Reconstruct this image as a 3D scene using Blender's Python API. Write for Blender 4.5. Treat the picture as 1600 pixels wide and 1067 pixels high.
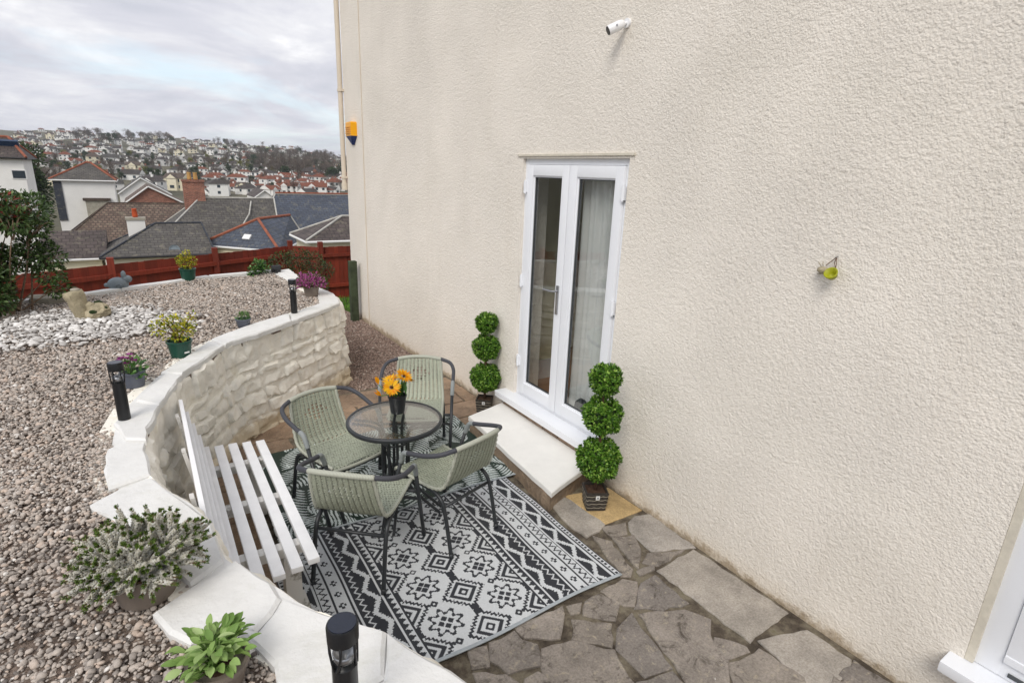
import bpy, bmesh, math, random
import numpy as np
from mathutils import Vector, Matrix, noise as mnoise

for o in list(bpy.data.objects): bpy.data.objects.remove(o)
sc = bpy.context.scene
COL = sc.collection
random.seed(7); RNG = np.random.default_rng(7)

# ------------------------------------------------------------------ camera
# x east (into the house), y along the house wall, z up from the patio
FPX, CX, CY = 867.26, 800.0, 533.5
CAMM = np.array([[0.8368,-0.1260,0.5329],[-0.5462,-0.2603,0.7962],[0.0383,-0.9573,-0.2866]])
CAMC = np.array([-2.75, 0.0, 2.2495])
cam = bpy.data.cameras.new('camera'); camo = bpy.data.objects.new('camera', cam); COL.objects.link(camo)
cam.sensor_width = 36; cam.lens = 19.513; cam.clip_start = 0.05; cam.clip_end = 9000
R3 = Matrix((CAMM[:,0], -CAMM[:,1], -CAMM[:,2])).transposed()
camo.matrix_world = Matrix.Translation(Vector(CAMC)) @ R3.to_4x4()
sc.camera = camo

# ------------------------------------------------------------------ world, sun, exposure
SUN_EL, SUN_AZ = math.radians(45), math.radians(229)      # azimuth: clockwise from +y
w = bpy.data.worlds.new('World'); sc.world = w; w.use_nodes = True
nt = w.node_tree; N = nt.nodes; L = nt.links
for n in list(N): N.remove(n)
def nd(t, **k):
    n = N.new(t)
    for a, b in k.items(): setattr(n, a, b)
    return n
out = nd('ShaderNodeOutputWorld'); bg = nd('ShaderNodeBackground'); bg.inputs['Strength'].default_value = 0.1
sky = nd('ShaderNodeTexSky', sky_type='NISHITA'); sky.sun_disc = False
sky.sun_elevation = SUN_EL; sky.sun_rotation = SUN_AZ
tc = nd('ShaderNodeTexCoord'); sep = nd('ShaderNodeSeparateXYZ'); L.new(tc.outputs['Generated'], sep.inputs[0])
def mth(op, a, b=None, clamp=False):
    m = nd('ShaderNodeMath', operation=op); m.use_clamp = clamp
    for i, v in enumerate((a, b)):
        if v is None: continue
        if isinstance(v, (int, float)): m.inputs[i].default_value = v
        else: L.new(v, m.inputs[i])
    return m.outputs[0]
zz = mth('ADD', mth('MAXIMUM', sep.outputs[2], 0.0), 0.16)
px = mth('DIVIDE', sep.outputs[0], zz); py = mth('DIVIDE', sep.outputs[1], zz)
cmb = nd('ShaderNodeCombineXYZ'); L.new(px, cmb.inputs[0]); L.new(py, cmb.inputs[1]); cmb.inputs[2].default_value = 3.7
def noi(scale, detail, rough, vec, dist=0.0):
    n = nd('ShaderNodeTexNoise'); n.inputs['Scale'].default_value = scale; n.inputs['Detail'].default_value = detail
    n.inputs['Roughness'].default_value = rough; n.inputs['Distortion'].default_value = dist; L.new(vec, n.inputs['Vector']); return n.outputs['Fac']
def ramp(fac, stops):
    r = nd('ShaderNodeValToRGB'); e = r.color_ramp.elements
    while len(e) < len(stops): e.new(0.5)
    for el, (p, c) in zip(e, stops): el.position = p; el.color = (*c, 1)
    L.new(fac, r.inputs[0]); return r.outputs[0]
cover = ramp(noi(0.75, 7, 0.58, cmb.outputs[0], 0.5), [(0.33, (0.25,)*3), (0.48, (1,1,1))])
shade = ramp(noi(1.35, 8, 0.62, cmb.outputs[0], 0.35), [(0.30, (4.3, 4.45, 5.0)), (0.48, (5.15, 5.2, 5.7)), (0.60, (6.2, 6.22, 6.5)), (0.74, (8.2, 8.15, 8.2))])
mixb = nd('ShaderNodeMix', data_type='RGBA'); mixb.inputs[0].default_value = 0.62
skm = nd('ShaderNodeMix', data_type='RGBA', blend_type='MULTIPLY'); skm.inputs[0].default_value = 1; L.new(sky.outputs[0], skm.inputs[6]); skm.inputs[7].default_value = (1.3, 1.3, 1.3, 1)
L.new(skm.outputs[2], mixb.inputs[6]); mixb.inputs[7].default_value = (5.8, 6.9, 7.4, 1)
mixc = nd('ShaderNodeMix', data_type='RGBA'); L.new(cover, mixc.inputs[0]); L.new(mixb.outputs[2], mixc.inputs[6]); L.new(shade, mixc.inputs[7])
L.new(mixc.outputs[2], bg.inputs['Color']); L.new(bg.outputs[0], out.inputs[0])

sl = bpy.data.lights.new('sun', 'SUN'); sl.energy = 1.4; sl.angle = math.radians(28); sl.color = (1.0, 0.95, 0.88)
so = bpy.data.objects.new('sun', sl); COL.objects.link(so)
sd = Vector((math.sin(SUN_AZ)*math.cos(SUN_EL), math.cos(SUN_AZ)*math.cos(SUN_EL), math.sin(SUN_EL)))
so.rotation_euler = sd.to_track_quat('Z', 'Y').to_euler(); so.location = (-6, -6, 9)
vs = sc.view_settings; vs.view_transform = 'Standard'; vs.look = 'None'; vs.exposure = 0.56; vs.gamma = 1.0; vs.use_curve_mapping = False
sc.cycles.max_bounces = 7; sc.cycles.diffuse_bounces = 3; sc.cycles.glossy_bounces = 3; sc.cycles.transmission_bounces = 4; sc.cycles.transparent_max_bounces = 10
sc.render.resolution_x = 1024; sc.render.resolution_y = 682

# ------------------------------------------------------------------ pixel -> world
def ray(x, y): return CAMM @ np.array([x-CX, y-CY, FPX])
def on_z(x, y, z):
    d = ray(x, y); return CAMC + d*(z-CAMC[2])/d[2]
def on_y(x, y, Y):
    d = ray(x, y); return CAMC + d*(Y-CAMC[1])/d[1]
def on_x(x, y, X):
    d = ray(x, y); return CAMC + d*(X-CAMC[0])/d[0]

# ------------------------------------------------------------------ materials
def S(h):
    h = h.lstrip('#'); c = [int(h[i:i+2], 16)/255 for i in (0, 2, 4)]
    return tuple(v/12.92 if v <= .04045 else ((v+.055)/1.055)**2.4 for v in c)
class NT:
    def __init__(s, name):
        s.m = bpy.data.materials.new(name); s.m.use_nodes = True; s.t = s.m.node_tree
        s.b = s.t.nodes['Principled BSDF']; s.tc = s.t.nodes.new('ShaderNodeTexCoord')
    def n(s, t, **k):
        x = s.t.nodes.new(t)
        for a, b in k.items(): setattr(x, a, b)
        return x
    def l(s, a, b): s.t.links.new(a, b)
    def noise(s, scale, detail=4, rough=.6, coord='Object', dist=0, vec=None):
        x = s.n('ShaderNodeTexNoise'); x.inputs['Scale'].default_value = scale; x.inputs['Detail'].default_value = detail
        x.inputs['Roughness'].default_value = rough; x.inputs['Distortion'].default_value = dist
        s.l(vec or s.tc.outputs[coord], x.inputs['Vector']); return x.outputs['Fac']
    def ramp(s, fac, stops):
        r = s.n('ShaderNodeValToRGB'); e = r.color_ramp.elements
        while len(e) < len(stops): e.new(.5)
        for el, (p, c) in zip(e, stops): el.position = p; el.color = (*c, 1) if len(c) == 3 else c
        s.l(fac, r.inputs[0]); return r.outputs[0]
    def mix(s, fac, a, b, blend='MIX'):
        x = s.n('ShaderNodeMix', data_type='RGBA', blend_type=blend)
        for i, v in ((0, fac), (6, a), (7, b)):
            if isinstance(v, (int, float)): x.inputs[i].default_value = v
            elif isinstance(v, tuple): x.inputs[i].default_value = (*v, 1)
            else: s.l(v, x.inputs[i])
        return x.outputs[2]
    def math(s, op, a, b=0.):
        x = s.n('ShaderNodeMath', operation=op)
        for i, v in enumerate((a, b)):
            if isinstance(v, (int, float)): x.inputs[i].default_value = v
            else: s.l(v, x.inputs[i])
        return x.outputs[0]
    def bump(s, h, strength, dist, prev=None):
        x = s.n('ShaderNodeBump'); x.inputs['Strength'].default_value = strength; x.inputs['Distance'].default_value = dist
        s.l(h, x.inputs['Height'])
        if prev: s.l(prev, x.inputs['Normal'])
        s.l(x.outputs[0], s.b.inputs['Normal']); return x.outputs[0]
    def col(s, c):
        if isinstance(c, tuple): s.b.inputs['Base Color'].default_value = (*c, 1)
        else: s.l(c, s.b.inputs['Base Color'])
    def set(s, **k):
        for a, v in k.items(): s.b.inputs[a.replace('_', ' ')].default_value = v
        return s
def sc3(c, k): return tuple(min(1, v*k) for v in c)
def rnd_mat(name, c, rough=.7, var=.18, scale=8, bscale=60, bstr=.3, bdist=.003, objvar=0, metal=0, spec=.4, coord='Object'):
    k = NT(name); col = k.ramp(k.noise(scale, 5, .65, coord), [(.3, sc3(c, 1-var)), (.7, sc3(c, 1+var))])
    if objvar:
        oi = k.n('ShaderNodeObjectInfo'); g = k.ramp(oi.outputs['Random'], [(0, (1-objvar,)*3), (1, (1+objvar,)*3)])
        col = k.mix(1., col, g, 'MULTIPLY')
    k.col(col); k.set(Roughness=rough, Metallic=metal); k.b.inputs['Specular IOR Level'].default_value = spec
    if bstr: k.bump(k.noise(bscale, 4, .6, coord), bstr, bdist)
    return k.m
def leaf_mat(name, stops, rough=.5, trans=.25, spec=.4):
    """colour by the per-leaf attribute 'v'"""
    k = NT(name); a = k.n('ShaderNodeAttribute'); a.attribute_name = 'v'
    col = k.ramp(a.outputs['Fac'], stops); k.col(col); k.set(Roughness=rough); k.b.inputs['Specular IOR Level'].default_value = spec
    tr = k.n('ShaderNodeBsdfTranslucent'); k.l(col, tr.inputs[0]); ms = k.n('ShaderNodeMixShader'); ms.inputs[0].default_value = trans
    o = k.t.nodes['Material Output']; k.l(k.b.outputs[0], ms.inputs[1]); k.l(tr.outputs[0], ms.inputs[2]); k.l(ms.outputs[0], o.inputs[0])
    return k.m

M = {}
def build_mats():
    # roughcast cream render
    k = NT('roughcast render'); base = S('#f7f0e5')
    c = k.ramp(k.noise(1.1, 4, .6), [(.3, sc3(base, .93)), (.7, sc3(base, 1.02))])
    fine = k.ramp(k.noise(55, 3, .6), [(.3, (.92, .91, .90)), (.55, (1, 1, 1))]); c = k.mix(1., c, fine, 'MULTIPLY')
    stn = k.ramp(k.noise(.6, 4, .7, dist=1.), [(.45, (1, 1, 1)), (.72, (.955, .955, .945))]); c = k.mix(1., c, stn, 'MULTIPLY')
    mp = k.n('ShaderNodeMapping'); mp.inputs['Scale'].default_value = (1., 5., .35); k.l(k.tc.outputs['Object'], mp.inputs[0])
    stk = k.ramp(k.noise(1.2, 5, .65, vec=mp.outputs[0]), [(.55, (1, 1, 1)), (.85, (.95, .94, .93))]); c = k.mix(1., c, stk, 'MULTIPLY')
    sp = k.n('ShaderNodeSeparateXYZ'); k.l(k.tc.outputs['Object'], sp.inputs[0])
    hz = k.math('ADD', sp.outputs[2], k.math('MULTIPLY', k.noise(9, 6, .75), -.24))
    dirt = k.ramp(k.math('ADD', hz, .125), [(0, (.52, .45, .36)), (.03, (.80, .75, .68)), (.05, (.95, .93, .90)), (.14, (1, 1, 1))])
    c = k.mix(1., c, dirt, 'MULTIPLY')
    k.col(c); k.set(Roughness=.95); k.b.inputs['Specular IOR Level'].default_value = .12
    amp = k.ramp(k.noise(1.6, 2, .5), [(.3, (.45,)*3), (.7, (1.05,)*3)]); vo = k.n('ShaderNodeTexVoronoi', feature='F1'); vo.inputs['Scale'].default_value = 95; k.l(k.tc.outputs['Object'], vo.inputs['Vector'])
    h = k.math('SUBTRACT', k.math('MULTIPLY', k.noise(34, 5, .72), amp), k.math('MULTIPLY', vo.outputs['Distance'], .18)); k.bump(h, .72, .0235); M['render'] = k.m

    # painted rubble wall
    k = NT('cream masonry paint'); base = S('#fbf6ea')
    c = k.ramp(k.noise(5, 6, .65), [(.3, sc3(base, .90)), (.7, sc3(base, 1.03))])
    chip = k.ramp(k.noise(26, 5, .7), [(.20, (.66, .58, .47)), (.25, (1, 1, 1))]); c = k.mix(1., c, chip, 'MULTIPLY')
    moss = k.ramp(k.noise(2.3, 5, .7, dist=.6), [(.58, (1, 1, 1)), (.76, (.90, .87, .77))]); c = k.mix(1., c, moss, 'MULTIPLY')
    sp = k.n('ShaderNodeSeparateXYZ'); k.l(k.tc.outputs['Object'], sp.inputs[0])
    hz = k.math('ADD', sp.outputs[2], k.math('MULTIPLY', k.noise(7, 5, .7), -.20)); dirt = k.ramp(hz, [(0, (.74, .66, .54)), (.07, (1, 1, 1))]); c = k.mix(1., c, dirt, 'MULTIPLY')
    k.col(c); k.set(Roughness=.85); k.b.inputs['Specular IOR Level'].default_value = .2
    b1 = k.bump(k.noise(17, 4, .62), .5, .02); k.bump(k.noise(75, 3, .6), .5, .007, b1); M['wallpaint'] = k.m
    # white coping paint
    k = NT('white masonry paint'); base = S('#e6e5e2')
    c = k.ramp(k.noise(6, 6, .7), [(.25, sc3(base, .88)), (.6, base)]); chip = k.ramp(k.noise(13, 6, .75), [(.27, (.50, .45, .37)), (.31, (1, 1, 1))]); c = k.mix(1., c, chip, 'MULTIPLY'); c = k.mix(1., c, k.ramp(k.noise(2.2, 6, .75, dist=.7), [(.5, (1, 1, 1)), (.75, (.86, .86, .80))]), 'MULTIPLY')
    k.col(c); k.set(Roughness=.7); b1 = k.bump(k.noise(9, 5, .65), .5, .014); k.bump(k.noise(80, 4, .65), .5, .004, b1); M['coping'] = k.m
    # flagstones
    def flag(nm, base, spots, ov=.14):
        k = NT(nm); c = k.ramp(k.noise(3.5, 6, .7), [(.3, sc3(base, .62)), (.7, sc3(base, 1.25))])
        oi = k.n('ShaderNodeObjectInfo'); g = k.ramp(oi.outputs['Random'], [(0, (1-ov, 1-ov, 1-ov*.9)), (.5, (1.02, 1., .96)), (1, (1+ov, 1+ov*.9, 1+ov*.8))]); c = k.mix(1., c, g, 'MULTIPLY')
        c = k.mix(1., c, k.ramp(k.noise(90, 4, .7), [(.3, (.70, .68, .66)), (.65, (1.12, 1.12, 1.12))]), 'MULTIPLY')
        lich = k.ramp(k.noise(22, 6, .75, dist=.4), [(.56, (0, 0, 0)), (.66, (spots*.8,)*3)]); c = k.mix(lich, c, S('#b3a893'))
        dk = k.ramp(k.noise(9, 6, .8, dist=.8), [(.53, (0, 0, 0)), (.66, (spots,)*3)]); c = k.mix(dk, c, S('#3a322a'))
        if spots > .5: c = k.mix(k.ramp(k.noise(17, 3, .5), [(.765, (0, 0, 0)), (.785, (.9,)*3)]), c, S('#d8d5cf'))
        k.col(c); k.set(Roughness=.82); k.b.inputs['Specular IOR Level'].default_value = .3
        b1 = k.bump(k.noise(9, 5, .65), .5, .015); k.bump(k.noise(120, 4, .65), .5, .003, b1); return k.m
    M['flag'] = flag('worn stone flag', S('#8f8881'), .8); M['flag_smooth'] = flag('smooth grey flag', S('#aaa49d'), .16, .05)
    M['flag_red'] = flag('reddish stone flag', S('#9c8672'), .4); M['flag_sand'] = flag('buff sandstone tile', S('#cdb283'), .06, .02)
    k = NT('mossy joint'); c = k.ramp(k.noise(7, 6, .7), [(.3, S('#352e26')), (.45, S('#5c5246')), (.6, S('#857c6a')), (.74, S('#62603f'))]); k.col(c); k.set(Roughness=1.)
    k.bump(k.noise(90, 4, .7), .9, .012); M['joint'] = k.m
    k = NT('gravel bed base'); c = k.ramp(k.noise(60, 5, .7), [(.3, S('#54463c')), (.7, S('#9c8b7e'))]); k.col(c); k.set(Roughness=1.); k.bump(k.noise(70, 4, .7), 1., .015); M['gravbase'] = k.m
    def stone(nm, stops, rough=.8):
        k = NT(nm); a = k.n('ShaderNodeAttribute'); a.attribute_type = 'INSTANCER'; a.attribute_name = 'col'
        c = k.ramp(a.outputs['Fac'], stops); c = k.mix(1., c, k.ramp(k.noise(3.2, 4, .7), [(.3, (.8,)*3), (.7, (1.15,)*3)]), 'MULTIPLY'); k.col(c); k.set(Roughness=rough); return k.m
    M['grav'] = stone('mixed pink grey gravel', [(0, S('#6f6761')), (.2, S('#988f87')), (.4, S('#b0a69c')), (.6, S('#bfb3a8')), (.75, S('#c6b3a3')), (.88, S('#b3aaa2')), (1, S('#e2dcd5'))])
    M['grav2'] = stone('brown path gravel', [(0, S('#6b5850')), (.3, S('#8d776c')), (.6, S('#a08b7f')), (.85, S('#ad9a8e')), (1, S('#c2b5aa'))])
    M['cob'] = stone('pale cobble', [(0, S('#8f8a86')), (.25, S('#b5b1ad')), (.6, S('#d5d1cc')), (1, S('#efece8'))])
    # plastics, metals, paint
    M['upvc'] = rnd_mat('white upvc', S('#eef0f4'), .28, .015, 3, 5, .05, .002, spec=.5)
    M['mastic'] = rnd_mat('beige mastic', S('#d3ccbc'), .8, .1, 20)
    M['whitewood'] = rnd_mat('white gloss painted wood', S('#f3f3f4'), .42, .05, 9, 30, .15, .002)
    k = NT('worn white painted timber'); base = S('#dfdcd6')
    c = k.ramp(k.noise(7, 6, .7), [(.36, S('#8f8b80')), (.46, base)]); k.col(c); k.set(Roughness=.7); k.bump(k.noise(40, 5, .6), .4, .004); M['wornwood'] = k.m
    M['black'] = rnd_mat('black powder coated metal', S('#2b2e31'), .42, .08, 10, 200, .08, .001, spec=.5)
    M['blackplastic'] = rnd_mat('black plastic', S('#1f2022'), .38, .1, 10, 120, .08, .001)
    M['greyarm'] = rnd_mat('dark grey arm sleeve', S('#45464c'), .6, .06, 20, 200, .1, .001)
    M['greywrap'] = rnd_mat('grey plastic wrap', S('#8d9292'), .55, .08, 40, 260, .4, .002)
    k = NT('sage wicker'); a = k.n('ShaderNodeAttribute'); a.attribute_name = 'v'; base = S('#abb09d')
    c = k.ramp(a.outputs['Fac'], [(0, sc3(base, .45)), (.5, sc3(base, .88)), (1, sc3(base, 1.18))]); k.col(c); k.set(Roughness=.55); M['wicker'] = k.m
    k = NT('wicker wrap'); wv = k.n('ShaderNodeTexWave', wave_type='BANDS'); wv.inputs['Scale'].default_value = 42; wv.bands_direction = 'X'; k.l(k.tc.outputs['Object'], wv.inputs['Vector'])
    k.col(k.ramp(wv.outputs['Fac'], [(0, sc3(S('#b6b9aa'), .65)), (.5, S('#bbbdae'))])); k.set(Roughness=.55); k.bump(wv.outputs['Fac'], .4, .003); M['wrap'] = k.m
    k = NT('rippled clear glass'); k.col((.86, .90, .88)); k.set(Roughness=.04, IOR=1.45); k.b.inputs['Transmission Weight'].default_value = 1.
    k.bump(k.noise(42, 2, .5), .6, .012); M['ripple'] = k.m
    def pane(nm, tint, f0, rip=0):
        k = NT(nm); tr = k.n('ShaderNodeBsdfTransparent'); tr.inputs[0].default_value = (*tint, 1); gl = k.n('ShaderNodeBsdfGlossy'); gl.inputs['Roughness'].default_value = .02
        lw = k.n('ShaderNodeLayerWeight'); lw.inputs['Blend'].default_value = .5
        if rip:
            bp = k.n('ShaderNodeBump'); bp.inputs['Strength'].default_value = .5; bp.inputs['Distance'].default_value = rip; k.l(k.noise(60, 3, .5), bp.inputs['Height']); k.l(bp.outputs[0], gl.inputs['Normal']); k.l(bp.outputs[0], lw.inputs['Normal'])
        fac = k.math('ADD', k.math('MULTIPLY', k.math('POWER', lw.outputs['Facing'], 5.), 1-f0), f0)
        ms = k.n('ShaderNodeMixShader'); k.l(fac, ms.inputs[0]); k.l(tr.outputs[0], ms.inputs[1]); k.l(gl.outputs[0], ms.inputs[2]); k.l(ms.outputs[0], k.t.nodes['Material Output'].inputs[0]); return k.m
    M['pane'] = pane('double glazing', (.93, .945, .94), .11); M['ripple'] = pane('rippled clear glass', (.88, .90, .89), .24, .004); M['clear'] = pane('clear plastic', (.95, .96, .97), .05)
    M['gasket'] = rnd_mat('dark gasket', S('#4a4d4f'), .6, .05)
    M['chrome'] = rnd_mat('satin metal', S('#a8a9ab'), .3, .05, metal=.9)
    M['solar'] = rnd_mat('solar cell', S('#161b2c'), .12, .1, 30, spec=.6)
    M['roomwall'] = rnd_mat('cream room paint', S('#d8d2b0'), .9, .03, 3, 80, .1, .001); M['roomfloor'] = rnd_mat('brown floorboards', S('#8a5a35'), .5, .2, 12)
    M['curtain'] = rnd_mat('grey green curtain', S('#e3e2e1'), .9, .05, 6)
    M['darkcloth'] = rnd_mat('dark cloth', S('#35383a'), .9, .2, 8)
    M['brick'] = rnd_mat('worn buff brick', S('#9a8472'), .9, .3, 14, 60, .6, .006, objvar=.15)
    M['stepstone'] = rnd_mat('rough step stone', S('#8d7b68'), .9, .35, 9, 30, .8, .02)
    M['steppaint'] = rnd_mat('ivory step paint', S('#f0eee9'), .55, .05, 5, 12, .25, .004)
    M['dirt'] = rnd_mat('compost', S('#4a3527'), 1., .4, 50, 120, 1., .006)
    M['greenpot'] = rnd_mat('dark green plastic', S('#1f4a3d'), .35, .1, 8, 30, .05, .001); M['greypot'] = rnd_mat('slate grey plastic', S('#585d68'), .45, .1, 8, 30, .05, .001)
    M['claypot'] = rnd_mat('taupe plastic', S('#81766c'), .6, .12, 8, 30, .1, .001); M['tag'] = rnd_mat('white label', S('#e8e8e6'), .5, .03)
    M['stem'] = rnd_mat('brown stem', S('#6b5140'), .9, .25, 30, 80, .5, .003); M['palestem'] = rnd_mat('pale brown stem', S('#85705c'), .9, .25, 30, 80, .5, .003); M['greenstem'] = rnd_mat('green stem', S('#5b7a35'), .6, .2, 30)
    M['rattan'] = rnd_mat('dark rattan', S('#3b3631'), .6, .35, 60, 90, .5, .003); M['rattanlight'] = rnd_mat('pale rattan thread', S('#8c8576'), .6, .2, 60)
    M['boxleaf'] = leaf_mat('box leaf', [(0, S('#2a4a12')), (.4, S('#4b7822')), (.75, S('#7aa33a')), (1, S('#a9c862'))], .42, .2)
    M['boxcore'] = rnd_mat('dark twigs', S('#20300f'), .9, .3, 30)
    M['photinia'] = leaf_mat('photinia leaf', [(0, S('#26371a')), (.5, S('#4b6534')), (.84, S('#7b9058')), (.86, S('#6e2f2a')), (1, S('#a8433a'))], .38, .2)
    M['euonymus'] = leaf_mat('golden euonymus leaf', [(0, S('#4c661d')), (.35, S('#7f9428')), (.6, S('#c2b92f')), (1, S('#e8d94a'))], .45, .25)
    M['sage'] = leaf_mat('pale sage leaf', [(0, S('#66883f')), (.5, S('#8eac5e')), (1, S('#b6cb8c'))], .6, .25)
    M['dkgreen'] = leaf_mat('dark shrub leaf', [(0, S('#25331a')), (.5, S('#42562c')), (.9, S('#66763f')), (1, S('#8d7b5c'))], .5, .2)
    M['ivy'] = leaf_mat('ivy leaf', [(0, S('#2f5227')), (.5, S('#54803d')), (1, S('#8cac6a'))], .5, .2)
    M['hleaf'] = leaf_mat('heather leaf', [(0, S('#3d4f1d')), (.6, S('#5f7a2e')), (1, S('#8ba24d'))], .6, .2)
    M['hwhite'] = leaf_mat('white heather bell', [(0, S('#e6e2d2')), (.5, S('#f6f3e8')), (1, S('#fffefa'))], .7, .6)
    M['hpink'] = leaf_mat('pink heather bell', [(0, S('#b0408a')), (.5, S('#d06fb2')), (1, S('#eda9d6'))], .7, .4)
    M['purple'] = leaf_mat('purple petal', [(0, S('#6d1a63')), (.5, S('#94307f')), (1, S('#b65aa0'))], .6, .3)
    M['yellow'] = leaf_mat('sunflower petal', [(0, S('#e88f06')), (.5, S('#f7b90c')), (1, S('#fdd42a'))], .5, .3)
    M['flowereye'] = rnd_mat('brown flower eye', S('#4b2a10'), .9, .3, 60)
    M['grassm'] = leaf_mat('grass blade', [(0, S('#3f6d1c')), (.5, S('#5f9a2c')), (1, S('#8cba4a'))], .6, .3)
    # timber fence
    k = NT('red brown fence stain'); base = S('#84331f'); mp = k.n('ShaderNodeMapping'); mp.inputs['Scale'].default_value = (14, 14, 1.2); k.l(k.tc.outputs['Object'], mp.inputs[0])
    oi = k.n('ShaderNodeObjectInfo'); c = k.ramp(k.noise(2.5, 5, .6, vec=mp.outputs[0]), [(.3, sc3(base, .72)), (.7, sc3(base, 1.15))])
    c = k.mix(1., c, k.ramp(oi.outputs['Random'], [(0, (.72,)*3), (1, (1.15, 1.1, 1.1))]), 'MULTIPLY'); k.col(c); k.set(Roughness=.65); M['fence'] = k.m
    M['greenpost'] = rnd_mat('green stained timber', S('#3d4632'), .85, .4, 7, 30, .4, .004)
    # background
    def roof(nm, c, cw, ch, mort, var):
        k = NT(nm); bt = k.n('ShaderNodeTexBrick'); k.l(k.tc.outputs['UV'], bt.inputs['Vector']); bt.inputs['Scale'].default_value = 1.
        bt.inputs['Brick Width'].default_value = cw; bt.inputs['Row Height'].default_value = ch; bt.inputs['Mortar Size'].default_value = mort; bt.inputs['Bias'].default_value = 0.
        bt.inputs['Color1'].default_value = (*sc3(c, 1-var), 1); bt.inputs['Color2'].default_value = (*sc3(c, 1+var), 1); bt.inputs['Mortar'].default_value = (*sc3(c, .5), 1)
        col = k.mix(1., bt.outputs['Color'], k.ramp(k.noise(.9, 6, .75), [(.3, (.72,)*3), (.7, (1.2,)*3)]), 'MULTIPLY')
        li = k.ramp(k.noise(2.3, 6, .75, dist=.5), [(.54, (0, 0, 0)), (.68, (.6,)*3)]); col = k.mix(li, col, S('#86806c')); d2 = k.ramp(k.noise(5, 5, .8), [(.58, (0, 0, 0)), (.68, (.5,)*3)]); col = k.mix(d2, col, sc3(c, .45))
        k.col(col); k.set(Roughness=.75); k.bump(bt.outputs['Fac'], -.6, .03); return k.m
    M['slate'] = roof('blue grey slate', S('#4a505c'), .45, .26, .02, .12); M['slate_old'] = roof('old grey slate', S('#57534f'), .4, .25, .025, .2)
    M['tile_brown'] = roof('mossy brown tile', S('#6d5b4f'), .32, .28, .05, .32); M['tile_red'] = roof('red clay tile', S('#9d5436'), .4, .3, .03, .2); M['tile_dark'] = roof('dark brown tile', S('#514744'), .4, .3, .03, .2)
    M['ridge_red'] = rnd_mat('terracotta ridge tile', S('#935843'), .85, .3, 3); M['lead'] = rnd_mat('pale mortar flashing', S('#b9b6ae'), .8, .2, 3)
    M['hwhitewall'] = rnd_mat('white render', S('#e9e7e2'), .9, .05, .8, objvar=.06); M['hcream'] = rnd_mat('cream render', S('#e3dac0'), .9, .06, .8, objvar=.08)
    k = NT('red brick'); sp = k.n('ShaderNodeSeparateXYZ'); k.l(k.tc.outputs['Object'], sp.inputs[0]); cb = k.n('ShaderNodeCombineXYZ'); k.l(k.math('ADD', sp.outputs[0], sp.outputs[1]), cb.inputs[0]); k.l(sp.outputs[2], cb.inputs[1])
    bt = k.n('ShaderNodeTexBrick'); k.l(cb.outputs[0], bt.inputs['Vector']); bt.inputs['Scale'].default_value = 1.; bt.inputs['Brick Width'].default_value = .225; bt.inputs['Row Height'].default_value = .075; bt.inputs['Mortar Size'].default_value = .008
    bt.inputs['Color1'].default_value = (*S('#7a4030'), 1); bt.inputs['Color2'].default_value = (*S('#a2624a'), 1); bt.inputs['Mortar'].default_value = (*S('#a3978a'), 1)
    k.col(k.mix(1., bt.outputs['Color'], k.ramp(k.noise(2.5, 6, .7), [(.3, (.7,)*3), (.7, (1.2,)*3)]), 'MULTIPLY')); k.set(Roughness=.9); M['redbrick'] = k.m; M['hglass'] = rnd_mat('far window glass', S('#3b444c'), .15, .2, 1, bstr=0)
    M['gutter'] = rnd_mat('white gutter', S('#e6e5e2'), .5, .03); M['darkgutter'] = rnd_mat('black gutter', S('#2c2b2c'), .5, .1)
    M['potyellow'] = rnd_mat('buff chimney pot', S('#c9a164'), .8, .2, 5); M['potred'] = rnd_mat('orange chimney pot', S('#c0532c'), .8, .15, 5)
    M['conc'] = rnd_mat('weathered concrete', S('#a09a8c'), .9, .25, 4, 30, .4, .01); M['panel'] = rnd_mat('solar panel glass', S('#31435c'), .15, .1, 2)
    M['bark'] = rnd_mat('grey bark', S('#5d5248'), .9, .2, 3)
    M['twig'] = leaf_mat('bare winter twigs', [(0, S('#4d443d')), (.5, S('#6f645b')), (1, S('#8e8074'))], .9, .1)
    M['evergreen'] = leaf_mat('evergreen leaf', [(0, S('#1e2c17')), (.5, S('#36482a')), (1, S('#556a3c'))], .7, .15)
    M['olive'] = leaf_mat('yellow green leaf', [(0, S('#55581f')), (.5, S('#7c7c2e')), (1, S('#a19d45'))], .7, .15)
    k = NT('hillside ground'); a = k.n('ShaderNodeAttribute'); a.attribute_name = 'field'
    c = k.ramp(k.noise(.02, 8, .7), [(.3, S('#3f3d30')), (.5, S('#57533f')), (.7, S('#6e6757'))]); c = k.mix(a.outputs['Fac'], c, k.ramp(k.noise(.03, 5, .6), [(.3, S('#75824c')), (.7, S('#8c9560'))]))
    k.col(c); k.set(Roughness=1.); M['hill'] = k.m
    M['earth'] = rnd_mat('garden earth', S('#6a5f4a'), 1., .3, 3, 30, .6, .02)
    M['orn_grey'] = rnd_mat('grey stoneware', S('#7b858b'), .6, .15, 12, 60, .2, .003); M['orn_stone'] = rnd_mat('buff carved stone', S('#a79c82'), .9, .35, 12, 45, .9, .012)
    M['camwhite'] = rnd_mat('white camera plastic', S('#f1f1f2'), .3, .02, 5, 5, .02, .001)
    M['alarmyellow'] = rnd_mat('yellow plastic', S('#f0a908'), .35, .05, 5); M['alarmblue'] = rnd_mat('blue plastic', S('#223a72'), .35, .05, 5)
    M['lime'] = rnd_mat('lime green plastic', S('#a0a21a'), .5, .12, 30); M['pipe'] = rnd_mat('cream painted pipe', S('#d9cdbb'), .45, .04, 4)
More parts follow.
